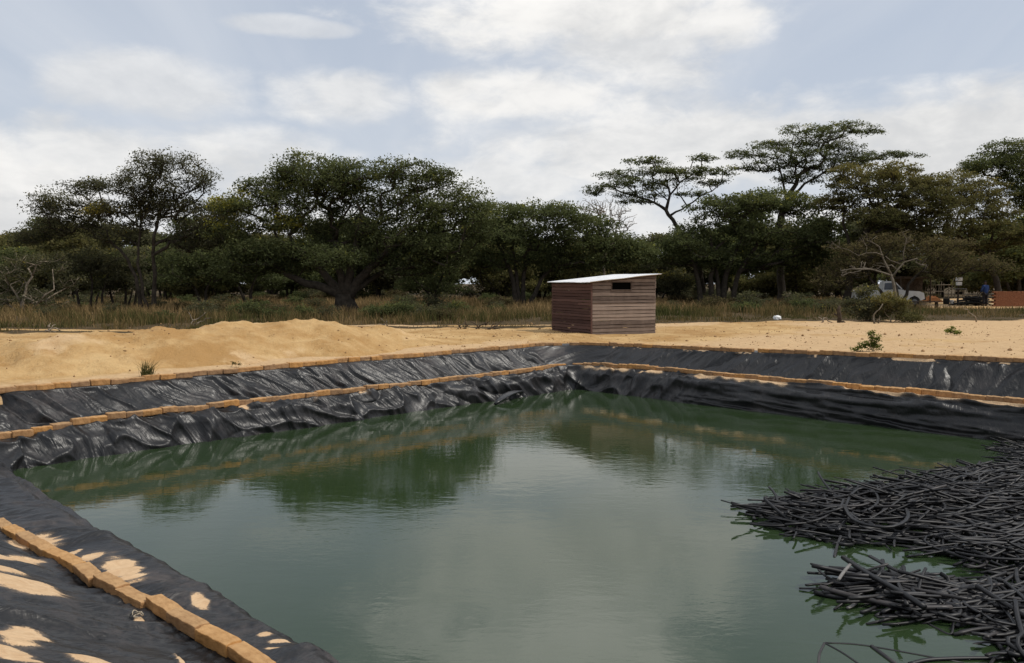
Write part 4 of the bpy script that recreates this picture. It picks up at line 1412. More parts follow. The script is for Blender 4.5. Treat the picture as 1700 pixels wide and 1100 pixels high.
pipes = []
for hn, pix in HEAPS.items():
    poly = wpoly(pix)
    xs, ys = np.array(poly).T
    target = {'larger': 1100, 'nearer': 380, 'far': 130}[hn]
    tip = np.array(poly[0])
    k = 0
    while k < target:
        x = prng.uniform(xs.min(), xs.max()); y = prng.uniform(ys.min(), ys.max())
        if not in_poly(np.array(x), np.array(y), poly):
            continue
        e = float(poly_edge(np.array(x), np.array(y), poly))
        if e < .06 and prng.random() < .5:
            continue
        # no pipe further out than a good throw outside the picture
        if x > 0.637 * y + 1.6:
            continue
        topz = min(.19, .03 + .19 * e) * (1.0 if hn != 'far' else .8) * (.6 + .8 * (fbm(x * 1.1, y * 1.1, 121, 2) * .5 + .5))
        layer = prng.random() ** .8
        z = WZ + .005 + layer * max(topz, .03)
        base = math.atan2(y - tip[1] + .0, x - tip[0] + 3.0) * .6 + .9 * float(perlin(x * .55, y * .55, 122))
        ang = base + prng.normal(0, .20) if prng.random() < .64 else prng.uniform(0, pi)
        L = prng.uniform(.55, 1.5) if prng.random() < .75 else prng.uniform(.25, .6)
        L = min(L, .5 + 2.2 * e)
        curl = prng.normal(0, .55) if prng.random() < .76 else prng.normal(0, 2.2)
        kink = prng.choice([0, prng.normal(0, .35), prng.normal(0, 1.0)])
        pit = prng.normal(0, .075) * (1 + layer)
        pts_ = pipe_curve((x, y, z), ang, L, curl, pit, prng.normal(0, .012), kink)
        pts_[:, 2] = np.maximum(pts_[:, 2], WZ - .012)
        # keep the ends inside the heap, a few may poke out
        if in_poly(pts_[[0, -1], 0], pts_[[0, -1], 1], poly).sum() < (2 if prng.random() < .62 else 1):
            k += .15
            continue
        pipes.append((hn, pts_, prng.uniform(.011, .022), layer * topz))
        k += 1
# the pieces that show largest: high in the heap and near
ox = np.array([p[1].mean(0) for p in pipes])
score = np.array([p[3] for p in pipes]) * 3.0 + 1.2 / ox[:, 1] * 5 + np.array([np.linalg.norm(p[1][-1] - p[1][0]) for p in pipes]) * .25
score -= np.where(ox[:, 0] > .637 * ox[:, 1], 99, 0)
orderp = np.argsort(-score)
PLAB = {'larger': ('black pipe piece in the larger floating tangle at right', 'black pipes of the larger floating tangle'),
        'nearer': ('black pipe piece in the smaller nearer floating tangle at bottom right', 'black pipes of the nearer floating tangle'),
        'far': ('black pipe piece in the far clump against the right bank', 'black pipes of the far clump')}


def add_pipe(pts_, r, label, group, k=7, mat=None):
    c = pts_.mean(0)
    v, f = tube_vf(pts_ - c, r, k, True, prng.uniform(.45, 1.0))
    o = obj('black_pipe', mesh_np('black_pipe', np.array(v), f, mat or M_PIPE, True), None, c)
    return tag(o, label, 'pipe', group)


for i in orderp[:280]:
    hn, pts_, r, _ = pipes[i]
    add_pipe(pts_, r, *PLAB[hn])
rest = MB()
for i in orderp[280:]:
    rest.tube(pipes[i][1], pipes[i][2], 6, True, prng.uniform(.45, 1.0))
o = obj('black_pipes', rest.mesh('black_pipes', M_PIPE, True))
tag(o, 'deeper mass of black pipe pieces under the top layer of the floating tangles', 'pipes', kind='stuff')


def pixpipe(pix, r, label, z0=.05, zs=None, mat=None):
    zs = None if zs is None else [q * .72 for q in zs]
    pts_ = np.array([atz(px, py, WZ + (z0 if zs is None else zs[i])) for i, (px, py) in enumerate(pix)])
    n = 14
    t = np.linspace(0, len(pts_) - 1, n)
    pp = np.stack([np.interp(t, np.arange(len(pts_)), pts_[:, k]) for k in range(3)], 1)
    for _ in range(2):
        pp[1:-1] = (pp[:-2] + 2 * pp[1:-1] + pp[2:]) / 4
    return add_pipe(pp, r, label, None, 8, mat)


pixpipe([(1400, 925), (1440, 952), (1500, 985), (1535, 1008)], .027, 'thick black pipe sloping from upper left across the nearer tangle', zs=[.16, .2, .24, .2])
pixpipe([(1444, 923), (1475, 940), (1500, 952)], .022, 'short black pipe end sticking up above the middle of the nearer tangle', zs=[.2, .22, .2])
pixpipe([(1362, 974), (1410, 988), (1500, 1008), (1580, 1008)], .028, 'long black pipe along the lower left edge of the nearer tangle', zs=[.08, .08, .1, .12])
pixpipe([(1376, 943), (1440, 948), (1520, 962)], .026, 'black pipe with its end poking out at the upper left of the nearer tangle', zs=[.12, .15, .16])
pixpipe([(1392, 962), (1400, 950), (1411, 937)], .015, 'pale grey stub of pipe lying across the left end of the nearer tangle', .24, mat=M_PIPE_PALE)
pixpipe([(1407, 1009), (1414, 1006), (1422, 1000)], .016, 'small white stub floating on the water below the nearer tangle', .02, mat=M_PIPE_PALE)
pixpipe([(1403, 846), (1408, 826), (1425, 806), (1450, 812), (1462, 826), (1455, 842), (1430, 850)], .018, 'looped black pipe standing up from the middle of the larger tangle', zs=[.22, .28, .34, .34, .3, .26, .22])
pixpipe([(1402, 838), (1410, 862), (1440, 872), (1480, 878), (1512, 862), (1505, 845)], .022, 'black pipe bent like a hook over the larger tangle', zs=[.26, .3, .3, .3, .32, .3])
pixpipe([(1385, 926), (1390, 905), (1396, 890)], .016, 'black pipe end dangling down from the front of the larger tangle', zs=[-.01, .06, .12])
pixpipe([(1465, 785), (1490, 779), (1504, 780), (1502, 792)], .009, 'thin black line arching off the water behind the larger tangle', zs=[.02, .08, .1, .08])
pixpipe([(1540, 1035), (1580, 1056), (1583, 1030)], .013, 'thin kinked black line hanging in the water under the nearer tangle', zs=[.0, .0, .05])
pixpipe([(1370, 1067), (1410, 1068), (1450, 1073), (1520, 1086), (1600, 1100)], .010, 'thin black line floating just at the bottom edge of the photo', .0)
pixpipe([(1369, 1067), (1400, 1084), (1440, 1112)], .010, 'thin black line slanting down from the corner of the floating frame', .0)
pixpipe([(1369, 1067), (1360, 1085), (1358, 1112)], .010, 'thin black line going straight down from the corner of the floating frame', .0)
pixpipe([(1447, 1073), (1470, 1090), (1500, 1112)], .017, 'short black pipe slanting out of the water at the bottom edge of the photo', .0)
pixpipe([(1510, 1102), (1540, 1094), (1610, 1092), (1680, 1092)], .018, 'black pipe floating level at the bottom right of the photo', .01)

# ------------------------------------------------------------------ shed
def plankmat(name, c0, c1):
    m, t, b = newmat(name)
    co = objco(t)
    v = t.attr('v')
    g = t.noise(t.scaled(co, (1.2, 1.2, 22.0)), 3.0, 5, 0.65, .3)
    st = t.noise(t.scaled(co, (2.2, 2.2, .7)), 2.0, 4, 0.6)
    f = t.math('ADD', t.math('ADD', t.math('MULTIPLY', g, .5), t.math('MULTIPLY', v, .45)), t.math('MULTIPLY', st, .25))
    t.put(b.inputs['Base Color'], t.ramp(f, [(0.3, c0), (0.85, c1)]))
    b.inputs['Roughness'].default_value = .9
    b.inputs['Specular IOR Level'].default_value = .15
    bp = t.node('ShaderNodeBump'); bp.inputs['Strength'].default_value = .6; bp.inputs['Distance'].default_value = .008
    t.put(bp.inputs['Height'], g); t.l.new(bp.outputs[0], b.inputs['Normal'])
    return m


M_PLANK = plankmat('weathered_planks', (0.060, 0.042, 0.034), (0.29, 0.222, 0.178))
M_PLANK_RED_SHADED = plankmat('reddish_shaded_planks', (0.045, 0.024, 0.020), (0.11, 0.062, 0.05))  # reddish boards, darkened so the colour carries the side wall's shade
M_SLOT_SHADE = simple('painted_slot_shade', (0.0015, 0.0012, 0.0012), (0.003, 0.0025, 0.002), .98, spec=.05)  # near-black colour standing in for the unlit interior
M_ROOF = simple('galvanised_sheet', (0.55, 0.55, 0.56), (0.74, 0.74, 0.74), .45, 3.0, 0, .5)

ANG = radians(24)
U = np.array([cos(ANG), sin(ANG), 0]); Vd = np.array([-sin(ANG), cos(ANG), 0])
c0 = P(982, 553, 25.2)
SW, SL = 2.36, 2.72
zb = float(surf_z(c0[0], c0[1])) - .06
shed_o = np.array([c0[0], c0[1], zb])
shed = empty('wooden_shed', shed_o, 'small brown plank shed with a sloping metal sheet roof behind the pond corner', 'shed')
shed.rotation_euler = (0, 0, ANG)
H0, H1 = 1.66, 1.90     # low (left) and high (right) eaves


def roof_h(u):
    return H0 + (H1 - H0) * u / SW


def plank_wall(name, mat, length, top_fn, at, holes=(), n=16, seed=0, red=False):
    """boards run along local u; at(u, w, z) -> local position (w = outward)"""
    r = np.random.default_rng(seed)
    V = []; F = []; vv = []
    edges = [0.0]
    Hm = max(top_fn(0), top_fn(length))
    while edges[-1] < Hm:
        edges.append(edges[-1] + Hm / n * r.uniform(.85, 1.15))
    for i in range(len(edges) - 1):
        z0, z1 = edges[i] + .007, edges[i + 1] - .006
        segs = [(0, length)]
        for (u0, u1, h0, h1) in holes:
            if z0 < h1 - .01 and z1 > h0 + .01:
                segs = [(0, u0), (u1, length)]
        # boards butt at a joint now and then
        out = []
        for a, b in segs:
            if b - a > 1.4 and r.random() < .12:
                j = r.uniform(a + .5, b - .5); out += [(a, j - .003), (j + .003, b)]
            else:
                out.append((a, b))
        for a, b in out:
            tilt = r.normal(0, .006); dep = r.uniform(.014, .034); val = r.uniform(0, 1)
            m = 6
            us = np.linspace(a, b, m)
            row = []
            for j, u in enumerate(us):
                t1 = min(z1 + r.normal(0, .005), top_fn(u)); t0 = min(z0 + r.normal(0, .005), t1 - .001)
                row.append([at(u, dep + .006, t0), at(u, dep - .004, t1), at(u, 0, t1), at(u, 0, t0)])
            base = len(V)
            for q in row:
                V.extend(q)
            for j in range(m - 1):
                for e in range(4):
                    F.append((base + j * 4 + e, base + j * 4 + (e + 1) % 4, base + (j + 1) * 4 + (e + 1) % 4, base + (j + 1) * 4 + e)); vv.append(val)
            F.append((base, base + 3, base + 2, base + 1)); vv.append(val)
            e_ = base + (m - 1) * 4
            F.append((e_, e_ + 1, e_ + 2, e_ + 3)); vv.append(val)
    me = mesh_np(name, np.array(V), F, mat, False)
    at_ = me.attributes.new('v', 'FLOAT', 'FACE')
    at_.data.foreach_set('value', np.array(vv[:len(me.polygons)], np.float32))
    return me


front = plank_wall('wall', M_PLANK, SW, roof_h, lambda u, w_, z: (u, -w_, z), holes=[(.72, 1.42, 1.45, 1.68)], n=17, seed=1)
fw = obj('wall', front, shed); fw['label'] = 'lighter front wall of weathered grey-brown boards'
left = plank_wall('wall', M_PLANK_RED_SHADED, SL, lambda u: H0, lambda u, w_, z: (-w_, u, z), n=17, seed=2)
lw = obj('wall', left, shed); lw['label'] = 'reddish side wall with its shade put into the board colour'
back = plank_wall('wall', M_PLANK, SW, roof_h, lambda u, w_, z: (u, SL + w_, z), n=17, seed=3)
obj('wall', back, shed)
rightw = plank_wall('wall', M_PLANK, SL, lambda u: H1, lambda u, w_, z: (SW + w_, u, z), n=17, seed=4)
obj('wall', rightw, shed)
for u, v_ in ((.04, .04), (SW - .04, .04), (.04, SL - .04), (SW - .04, SL - .04)):
    mb = MB()
    mb.box((u, v_, (roof_h(u) - .03) / 2), (.07, .07, roof_h(u) - .03))
    obj('post', mb.mesh('post', M_PLANK_RED_SHADED), shed)
cp = MB(); cp.box((-.012, -.012, H0 / 2 - .01), (.075, .06, H0 - .03))
obj('corner_post', plank_wall('corner_post', M_PLANK_RED_SHADED, .05, lambda u: H0, lambda u, w_, z: (u - .045, -w_ - .012, z), n=1, seed=8), shed)
wn_ = MB()
for (u0, u1, z0, z1) in ((.68, 1.46, 1.42, 1.45), (.68, 1.46, 1.68, 1.71), (.69, .72, 1.45, 1.68), (1.42, 1.45, 1.45, 1.68)):
    wn_.box(((u0 + u1) / 2, -.022, (z0 + z1) / 2), (u1 - u0, .03, z1 - z0), 0, .001)
win = obj('window', wn_.mesh('window', M_PLANK), shed); win['label'] = 'slot under the roof, its shade painted on a backing panel'
dk = MB(); dk.box((1.07, .03, 1.565), (.74, .01, .27))  # panel behind the slot, painted dark in place of real depth
obj('shade_panel', dk.mesh('shade_panel', M_SLOT_SHADE), win)
# corrugated roof: waves run down the slope (along u), one after another along v
nu, nv = 12, 190
us = np.linspace(-.14, SW + .16, nu); vs = np.linspace(-.16, SL + .15, nv)
RU, RV = np.meshgrid(us, vs, indexing='ij')
RZ = H0 + (H1 - H0) * RU / SW + .045 + .013 * np.sin(RV * 2 * pi / .085) + .012 * perlin(RU * 1.5, RV * .9, 131)
top_ = np.stack([RU, RV, RZ], 2).reshape(-1, 3); bot = top_ - [0, 0, .004]
gi = np.arange(nu - 1)[:, None]; gj = np.arange(nv - 1)[None, :]
RF = np.stack([gi * nv + gj, (gi + 1) * nv + gj, (gi + 1) * nv + gj + 1, gi * nv + gj + 1], 2).reshape(-1, 4)
rf = obj('roof', mesh_np('roof', np.concatenate([top_, bot]), np.concatenate([RF, RF[:, ::-1] + len(top_)]), M_ROOF, True), shed)
rf['label'] = 'pale corrugated metal sheet roof sloping down to the left'
for v_ in (.0, SL * .5, SL):
    bt = MB()
    M_ = np.eye(3); sl = math.atan((H1 - H0) / SW)
    bt.box((SW / 2, v_, (H0 + H1) / 2 + .008), (SW + .1, .05, .04), 0, 0, np.array([[cos(sl), 0, -sin(sl)], [0, 1, 0], [sin(sl), 0, cos(sl)]]))
    obj('rafter', bt.mesh('rafter', M_PLANK_RED_SHADED), shed)

# ------------------------------------------------------------------ far yard at the right
M_WHITE = simple('white_paint', (0.60, 0.60, 0.58), (0.72, 0.72, 0.70), .4, 3.0, 0, .5)
M_GLASS = simple('dark_glass', (0.02, 0.022, 0.025), (0.04, 0.045, 0.05), .08, 3.0, 0, .6)
M_RUBBER = simple('rubber', (0.012, 0.012, 0.012), (0.03, 0.028, 0.026), .85)
M_STEEL = simple('dull_steel', (0.10, 0.10, 0.10), (0.2, 0.2, 0.2), .5, 4.0, 0, .5)
M_REDBRICK = None


def lofted(name, secs, mat, smooth=False):
    """secs: list of closed sections (same count)"""
    k = len(secs[0]); V = [q for s_ in secs for q in s_]; F = []
    for i in range(len(secs) - 1):
        for j in range(k):
            F.append((i * k + j, i * k + (j + 1) % k, (i + 1) * k + (j + 1) % k, (i + 1) * k + j))
    F.append(tuple(range(k - 1, -1, -1))); F.append(tuple((len(secs) - 1) * k + j for j in range(k)))
    return mesh_np(name, np.array(V, float), F, mat, smooth)


# white pickup truck, nose to the right, seen from its side
tp = surf(1476, 503, 57)
truck = empty('pickup_truck', tp, 'white pickup truck parked facing right, half hidden behind the bushes', 'pickup truck')
truck.rotation_euler = (0, 0, radians(-14))


def xsec(profile, y0, y1):
    """side profile (x,z) extruded between two y"""
    V = [(x, y0, z) for x, z in profile] + [(x, y1, z) for x, z in profile]
    n = len(profile)
    F = [tuple(range(n)), tuple(range(2 * n - 1, n - 1, -1))]
    F += [(i, i + n, (i + 1) % n + n, (i + 1) % n) for i in range(n)]
    return V, F


bd = MB()
prof = [(-2.45, .55), (-2.45, 1.08), (-.55, 1.10), (.75, 1.12), (1.75, 1.06), (2.05, .95), (2.12, .55), (1.85, .42), (1.72, .62), (1.45, .76), (1.18, .62), (1.02, .40), (-1.1, .40), (-1.25, .62), (-1.52, .76), (-1.8, .62), (-1.95, .45)]
bd.add(*xsec(prof, -.84, .84))
body = obj('body', bd.mesh('body', M_WHITE), truck)
cb = MB()
V = []
for y, ins in ((-.84, 0), (-.68, 1), (.68, 1), (.84, 0)):
    pass
low_ = [(-.60, 1.10), (.72, 1.125)]; up = [(-.50, 1.74), (.18, 1.76)]
cb.add([(-.60, -.82, 1.09), (.78, -.82, 1.12), (.78, .82, 1.12), (-.60, .82, 1.09), (-.50, -.66, 1.74), (.20, -.66, 1.77), (.20, .66, 1.77), (-.50, .66, 1.74)],
       [(4, 5, 6, 7), (0, 1, 5, 4), (1, 2, 6, 5), (2, 3, 7, 6), (3, 0, 4, 7)])
cab = obj('cab', cb.mesh('cab', M_WHITE), truck)
gl = MB()
gl.add([(-.50, -.812, 1.17), (.05, -.812, 1.18), (.02, -.692, 1.65), (-.44, -.692, 1.64)], [(0, 1, 2, 3)])
obj('window', gl.mesh('window', M_GLASS), truck)
gl = MB()
gl.add([(.12, -.812, 1.18), (.62, -.802, 1.19), (.22, -.692, 1.66), (.10, -.692, 1.65)], [(0, 1, 2, 3)])
obj('window', gl.mesh('window', M_GLASS), truck)
gl = MB()
gl.add([(.735, -.74, 1.17), (.735, .74, 1.17), (.262, .62, 1.71), (.262, -.62, 1.71)], [(0, 1, 2, 3)])
obj('windscreen', gl.mesh('windscreen', M_GLASS), truck)
for xw in (-1.52, 1.45):
    for yw in (-.74, .74):
        wmb = MB()
        rr = [.20, .31, .33, .33, .31, .20]; yy = [-.11, -.11, -.08, .08, .11, .11]
        secs = [[(xw + r_ * cos(q), yw + y_, .33 + r_ * sin(q)) for q in np.linspace(0, 2 * pi, 18, endpoint=False)] for r_, y_ in zip(rr, yy)]
        wh = obj('wheel', lofted('wheel', secs, M_RUBBER, True), truck)
        secs = [[(xw + r_ * cos(q), yw + y_, .33 + r_ * sin(q)) for q in np.linspace(0, 2 * pi, 18, endpoint=False)] for r_, y_ in zip([.12, .19, .19, .12], [-.125, -.115, .115, .125])]
        obj('rim', lofted('rim', secs, M_STEEL), wh)
bm_ = MB(); bm_.box((2.14, 0, .55), (.10, 1.6, .18)); obj('bumper', bm_.mesh('bumper', M_RUBBER), truck)
for yw in (-.62, .62):
    hl = MB(); hl.box((2.085, yw, .84), (.05, .28, .15)); obj('headlight', hl.mesh('headlight', M_GLASS), truck)
ms = MB(); ms.tube([(.62, -.84, 1.2), (.66, -.98, 1.24)], .015); ms.box((.66, -1.02, 1.26), (.05, .16, .18)); obj('mirror', ms.mesh('mirror', M_RUBBER), truck)

# open shelter with a dark roof behind the truck
sp_ = surf(1508, 499, 66)
sh = empty('open_shelter', sp_, 'open pole shelter with a flat dark roof behind the white pickup', 'shelter')
r_ = MB(); r_.box((0, 0, 2.05), (2.6, 2.4, .14), 0, .03); obj('roof', r_.mesh('roof', M_DARKTWIG), sh)
r_ = MB(); r_.box((.1, .2, 1.45), (2.2, .06, 1.0), 0, .02); obj('screen', r_.mesh('screen', M_DARKTWIG), sh)
for x_ in (-1.2, 1.2):
    for y_ in (-1.1, 1.1):
        r_ = MB(); r_.tube([(x_, y_, -.1), (x_ + .03, y_, 1), (x_, y_, 2.0)], .06); obj('post', r_.mesh('post', M_DARKTWIG), sh)

# brick materials for the yard
M_REDBRICK = brickmat('red_brick', (0.20, 0.075, 0.035), (0.33, 0.135, 0.065))
M_FRESHBRICK = brickmat('fresh_brick', (0.36, 0.15, 0.06), (0.50, 0.24, 0.10))


def stack_bricks(name, mat, cells, parent, size=(.27, .13, .10), seed=0):
    r = np.random.default_rng(seed)
    m_ = MB()
    for (x, y, z, a) in cells:
        m_.box((x, y, z), (size[0] * r.uniform(.94, .99), size[1] * r.uniform(.94, .99), size[2] * .95), a + r.normal(0, .03), .003)
    return obj(name, m_.mesh(name, mat), parent)


bp_ = surf(1546, 490, 72)
cells = []
for l in range(5):
    nxx = int(6 - l * .8); nyy = max(1, 5 - l // 2)
    for i in range(nxx):
        for j in range(nyy):
            cells.append(((i - nxx / 2 + .5) * .30 + rng.normal(0, .03), (j - nyy / 2) * .16, .05 + l * .11, rng.normal(0, .12)))
pile = stack_bricks('brick_pile', M_FRESHBRICK, cells, None, (.28, .14, .11), 1)
pile.location = bp_
tag(pile, 'heap of fresh orange bricks right of the white pickup', 'brick pile')

wp0 = surf(1648, 511, 55)
wall_ = []
Lw, Hw = 3.6, 1.02
for l in range(9):
    o_ = (l % 2) * .15
    n_ = 12 if l < 8 else 12
    for i in range(n_):
        wall_.append((o_ + i * .30 + .15, 0, .05 + l * .115, 0)); wall_.append((o_ + i * .30 + .15, .14, .05 + l * .115, 0))
bw = stack_bricks('brick_wall', M_REDBRICK, wall_, None, (.305, .14, .118), 2)
bw.location = wp0; bw.rotation_euler = (0, 0, radians(-6))
tag(bw, 'low unfinished wall of red bricks at the right edge', 'brick wall')

# pole fence at the back of the yard
fp = surf(1620, 487, 88)
fm = MB()
xx = -6.0
while xx < 12:
    h_ = rng.uniform(1.5, 2.3)
    fm.tube([(xx, rng.normal(0, .06), -.1), (xx + rng.normal(0, .05), rng.normal(0, .06), h_ / 2), (xx + rng.normal(0, .12), rng.normal(0, .08), h_)], [.05, .045, .03], 5)
    xx += rng.uniform(.2, .5)
fence = empty('pole_fence', fp, 'fence of rough upright poles across the back of the yard', 'fence')
obj('poles', fm.mesh('poles', M_TWIG), fence)
r_ = MB()
for z_ in (.7, 1.4):
    r_.tube([(-6.2, -.1, z_), (0, -.1, z_ + .08), (6, -.1, z_ - .05), (12.2, -.1, z_)], .035, 5)
obj('rail', r_.mesh('rail', M_TWIG), fence)

# post carrying two pale boxes
pp_ = surf(1590, 503, 62)
sg = empty('box_post', pp_, 'dark post carrying two small white boxes, in the yard left of the person', 'post')
r_ = MB(); r_.tube([(0, 0, -.1), (0.01, 0, .8), (0, 0, 1.75)], .07, 7); obj('post', r_.mesh('post', M_DARKTWIG), sg)
for z_, wd in ((1.86, .44), (1.52, .36)):
    r_ = MB(); r_.box((-.03, -.12, z_), (wd, .22, .25), .1, .006); obj('box', r_.mesh('box', M_WHITE), sg)
r_ = MB(); r_.box((.1, -.05, 1.12), (.95, .3, .05), .05, .004); obj('shelf', r_.mesh('shelf', M_STEEL), sg)

# trough / low bench in front of the truck
bq = surf(1533, 511, 53)
bench = empty('low_bench', bq, 'low dark plank bench in the yard in front of the pickup', 'bench')
r_ = MB(); r_.box((0, 0, .42), (2.0, .35, .06), 0, .006); obj('seat', r_.mesh('seat', M_DARKTWIG), bench)
for x_ in (-.85, .85):
    r_ = MB(); r_.box((x_, 0, .19), (.08, .3, .4), 0, .004); obj('leg', r_.mesh('leg', M_DARKTWIG), bench)
# wheelbarrow-like heap: coil of black hose beside the person
hq = surf(1612, 509, 57)
hm = MB()
for k in range(26):
    R_ = rng.uniform(.3, .62); t_ = np.linspace(0, 2 * pi * rng.uniform(.7, 1.05), 22); ph = rng.uniform(0, 6)
    cx_, cy_ = rng.normal(0, .38), rng.normal(0, .1)
    hm.tube(np.stack([cx_ + 1.25 * R_ * np.cos(t_ + ph), cy_ + R_ * .8 * np.sin(t_ + ph), .04 + .024 * k * np.exp(-(cx_ / .6) ** 2) + .05 * np.sin(2 * t_ + ph)], 1), .035, 5)
hose = obj('hose_coil', hm.mesh('hose_coil', M_RUBBER, True), None, hq)
tag(hose, 'dark heaped coil of hose on the ground left of the person', 'hose coil')
for i, (px, py, D, nm, lab, sz, mt) in enumerate([(1571, 503, 60, 'plastic_drum', 'dark squat drum standing left of the hose coil', (.22, .42), M_RUBBER), (1580, 503, 60, 'plastic_pail', 'small pale pail standing beside the dark drum', (.13, .3), M_WHITE)]):
    q = surf(px, py, D)
    secs = [[(r_ * cos(a_), r_ * sin(a_), z_) for a_ in np.linspace(0, 2 * pi, 14, endpoint=False)] for r_, z_ in ((sz[0] * .9, -.03), (sz[0] * .97, sz[1] * .3), (sz[0] * 1.04, sz[1] * .5), (sz[0], sz[1] * .8), (sz[0] * 1.03, sz[1] * .97), (sz[0] * .9, sz[1]), (sz[0] * .85, sz[1] * .93))]
    o = obj(nm, lofted(nm, secs, mt, True), None, q)
    tag(o, lab, 'drum' if i == 0 else 'pail')

# ------------------------------------------------------------------ person in a blue jacket
M_SKIN = simple('skin', (0.055, 0.028, 0.018), (0.08, 0.042, 0.027), .6)
M_JACKET = simple('blue_cloth', (0.016, 0.036, 0.11), (0.026, 0.055, 0.16), .9, 8.0)
M_TROUSER = simple('dark_trousers', (0.012, 0.012, 0.016), (0.028, 0.026, 0.03), .9, 8.0)
M_HAIR = simple('black_hair', (0.006, 0.006, 0.006), (0.012, 0.011, 0.01), .8, 20.0)
M_SHOE = simple('dark_shoe', (0.02, 0.014, 0.01), (0.05, 0.035, 0.025), .7)


def skin_obj(name, joints, edges, mat, parent, root=0, sub=1):
    me = bpy.data.meshes.new(name)
    me.from_pydata([j[:3] for j in joints], edges, [])
    me.materials.append(mat)
    o = obj(name, me, parent)
    md = o.modifiers.new('skin', 'SKIN'); md.use_smooth_shade = True
    sd = me.skin_vertices[0].data if me.skin_vertices else None
    if sd is None:
        bpy.context.view_layer.update(); 
        bm = __import__('bmesh').new(); bm.from_mesh(me); bm.verts.layers.skin.verify(); bm.to_mesh(me); bm.free()
        sd = me.skin_vertices[0].data
    for i, j in enumerate(joints):
        r = j[3]
        sd[i].radius = (r, r) if not isinstance(r, tuple) else r
        sd[i].use_root = (i == root)
    sb_ = o.modifiers.new('sub', 'SUBSURF'); sb_.levels = sub; sb_.render_levels = sub
    return o


pq = surf(1635, 509, 56)
person = empty('person', pq, 'person in loose blue jacket and dark trousers standing, back turned, beside the brick wall', 'person')
person.rotation_euler = (0, 0, radians(12))
J = [(0, 0, .92, .13), (0, .01, 1.12, .125), (0, .015, 1.33, .14), (0, .02, 1.46, .06), (0, .03, 1.55, .055), (0, .05, 1.64, .09), (0, .045, 1.72, .075),
     (.17, .01, 1.38, .06), (.23, .02, 1.12, .045), (.20, .16, .92, .035), (-.17, .01, 1.38, .06), (-.24, .03, 1.12, .045), (-.2, .2, .95, .035),
     (.10, 0, .86, .10), (.11, .02, .48, .065), (.12, -.02, .09, .045), (.13, .14, .04, .035), (-.10, 0, .86, .10), (-.12, .02, .48, .065), (-.13, -.02, .09, .045), (-.14, .14, .04, .035)]
E_ = [(0, 1), (1, 2), (2, 3), (3, 4), (4, 5), (5, 6), (2, 7), (7, 8), (8, 9), (2, 10), (10, 11), (11, 12), (0, 13), (13, 14), (14, 15), (15, 16), (0, 17), (17, 18), (18, 19), (19, 20)]
for (w_, s_) in ((9, 1), (12, -1)):
    wx, wy, wz_, _ = J[w_]
    J.append((wx, wy + .06, wz_ - .05, .030)); pal = len(J) - 1; E_.append((w_, pal))
    for k, (ox_, ln_) in enumerate(((-.03, .075), (-.010, .085), (.010, .08), (.03, .06))):
        J.append((wx + ox_, wy + .06 + ln_ * .6, wz_ - .06 - ln_ * .35, .010)); E_.append((pal, len(J) - 1))
        J.append((wx + ox_, wy + .06 + ln_ * .75, wz_ - .06 - ln_ * .85, .008)); E_.append((len(J) - 2, len(J) - 1))
    J.append((wx - s_ * .045, wy + .08, wz_ - .03, .010)); E_.append((pal, len(J) - 1))
skin_obj('body', J, E_, M_SKIN, person)
jk = [(0, 0, .80, .185), (0, .005, 1.0, .175), (0, .01, 1.2, .17), (0, .015, 1.38, .15), (0, .02, 1.47, .085), (.185, .01, 1.38, .085), (.255, .02, 1.12, .072), (.225, .14, .95, .058), (-.185, .01, 1.38, .085), (-.262, .03, 1.12, .072), (-.22, .17, .98, .058)]
skin_obj('jacket', jk, [(0, 1), (1, 2), (2, 3), (3, 4), (3, 5), (5, 6), (6, 7), (3, 8), (8, 9), (9, 10)], M_JACKET, person)
tr_ = [(0, 0, .9, .15), (.10, 0, .82, .118), (.115, .02, .48, .085), (.122, -.02, .12, .068), (-.10, 0, .82, .118), (-.125, .02, .48, .085), (-.132, -.02, .12, .068)]
skin_obj('trousers', tr_, [(0, 1), (1, 2), (2, 3), (0, 4), (4, 5), (5, 6)], M_TROUSER, person)
skin_obj('hair', [(0, .02, 1.66, .088), (0, .03, 1.72, .092), (0, .05, 1.765, .06)], [(0, 1), (1, 2)], M_HAIR, person)
for x_ in (.125, -.135):
    skin_obj('shoe', [(x_, -.05, .05, .05), (x_, .06, .045, .05), (x_ + .005, .18, .035, .04)], [(0, 1), (1, 2)], M_SHOE, person)

# ------------------------------------------------------------------ dead wood, stones, string
def twig_heap(name, label, cat, px, py, D, segs, mat, r=.02):
    q = surf(px, py, D)
    m_ = MB()
    for pix in segs:
        pp = [P(x, y, D) - q for x, y in pix]
        pp = [p_ + np.array([0, rng.normal(0, .12), 0]) for p_ in pp]
        n = 8; t = np.linspace(0, len(pp) - 1, n)
        A = np.stack([np.interp(t, np.arange(len(pp)), np.array(pp)[:, k]) for k in range(3)], 1)
        A[1:-1] += rng.normal(0, .025, (n - 2, 3))
        m_.tube(A, np.linspace(r, r * .4, n), 5)
    o = obj(name, m_.mesh(name, mat, True), None, q)
    return tag(o, label, cat)


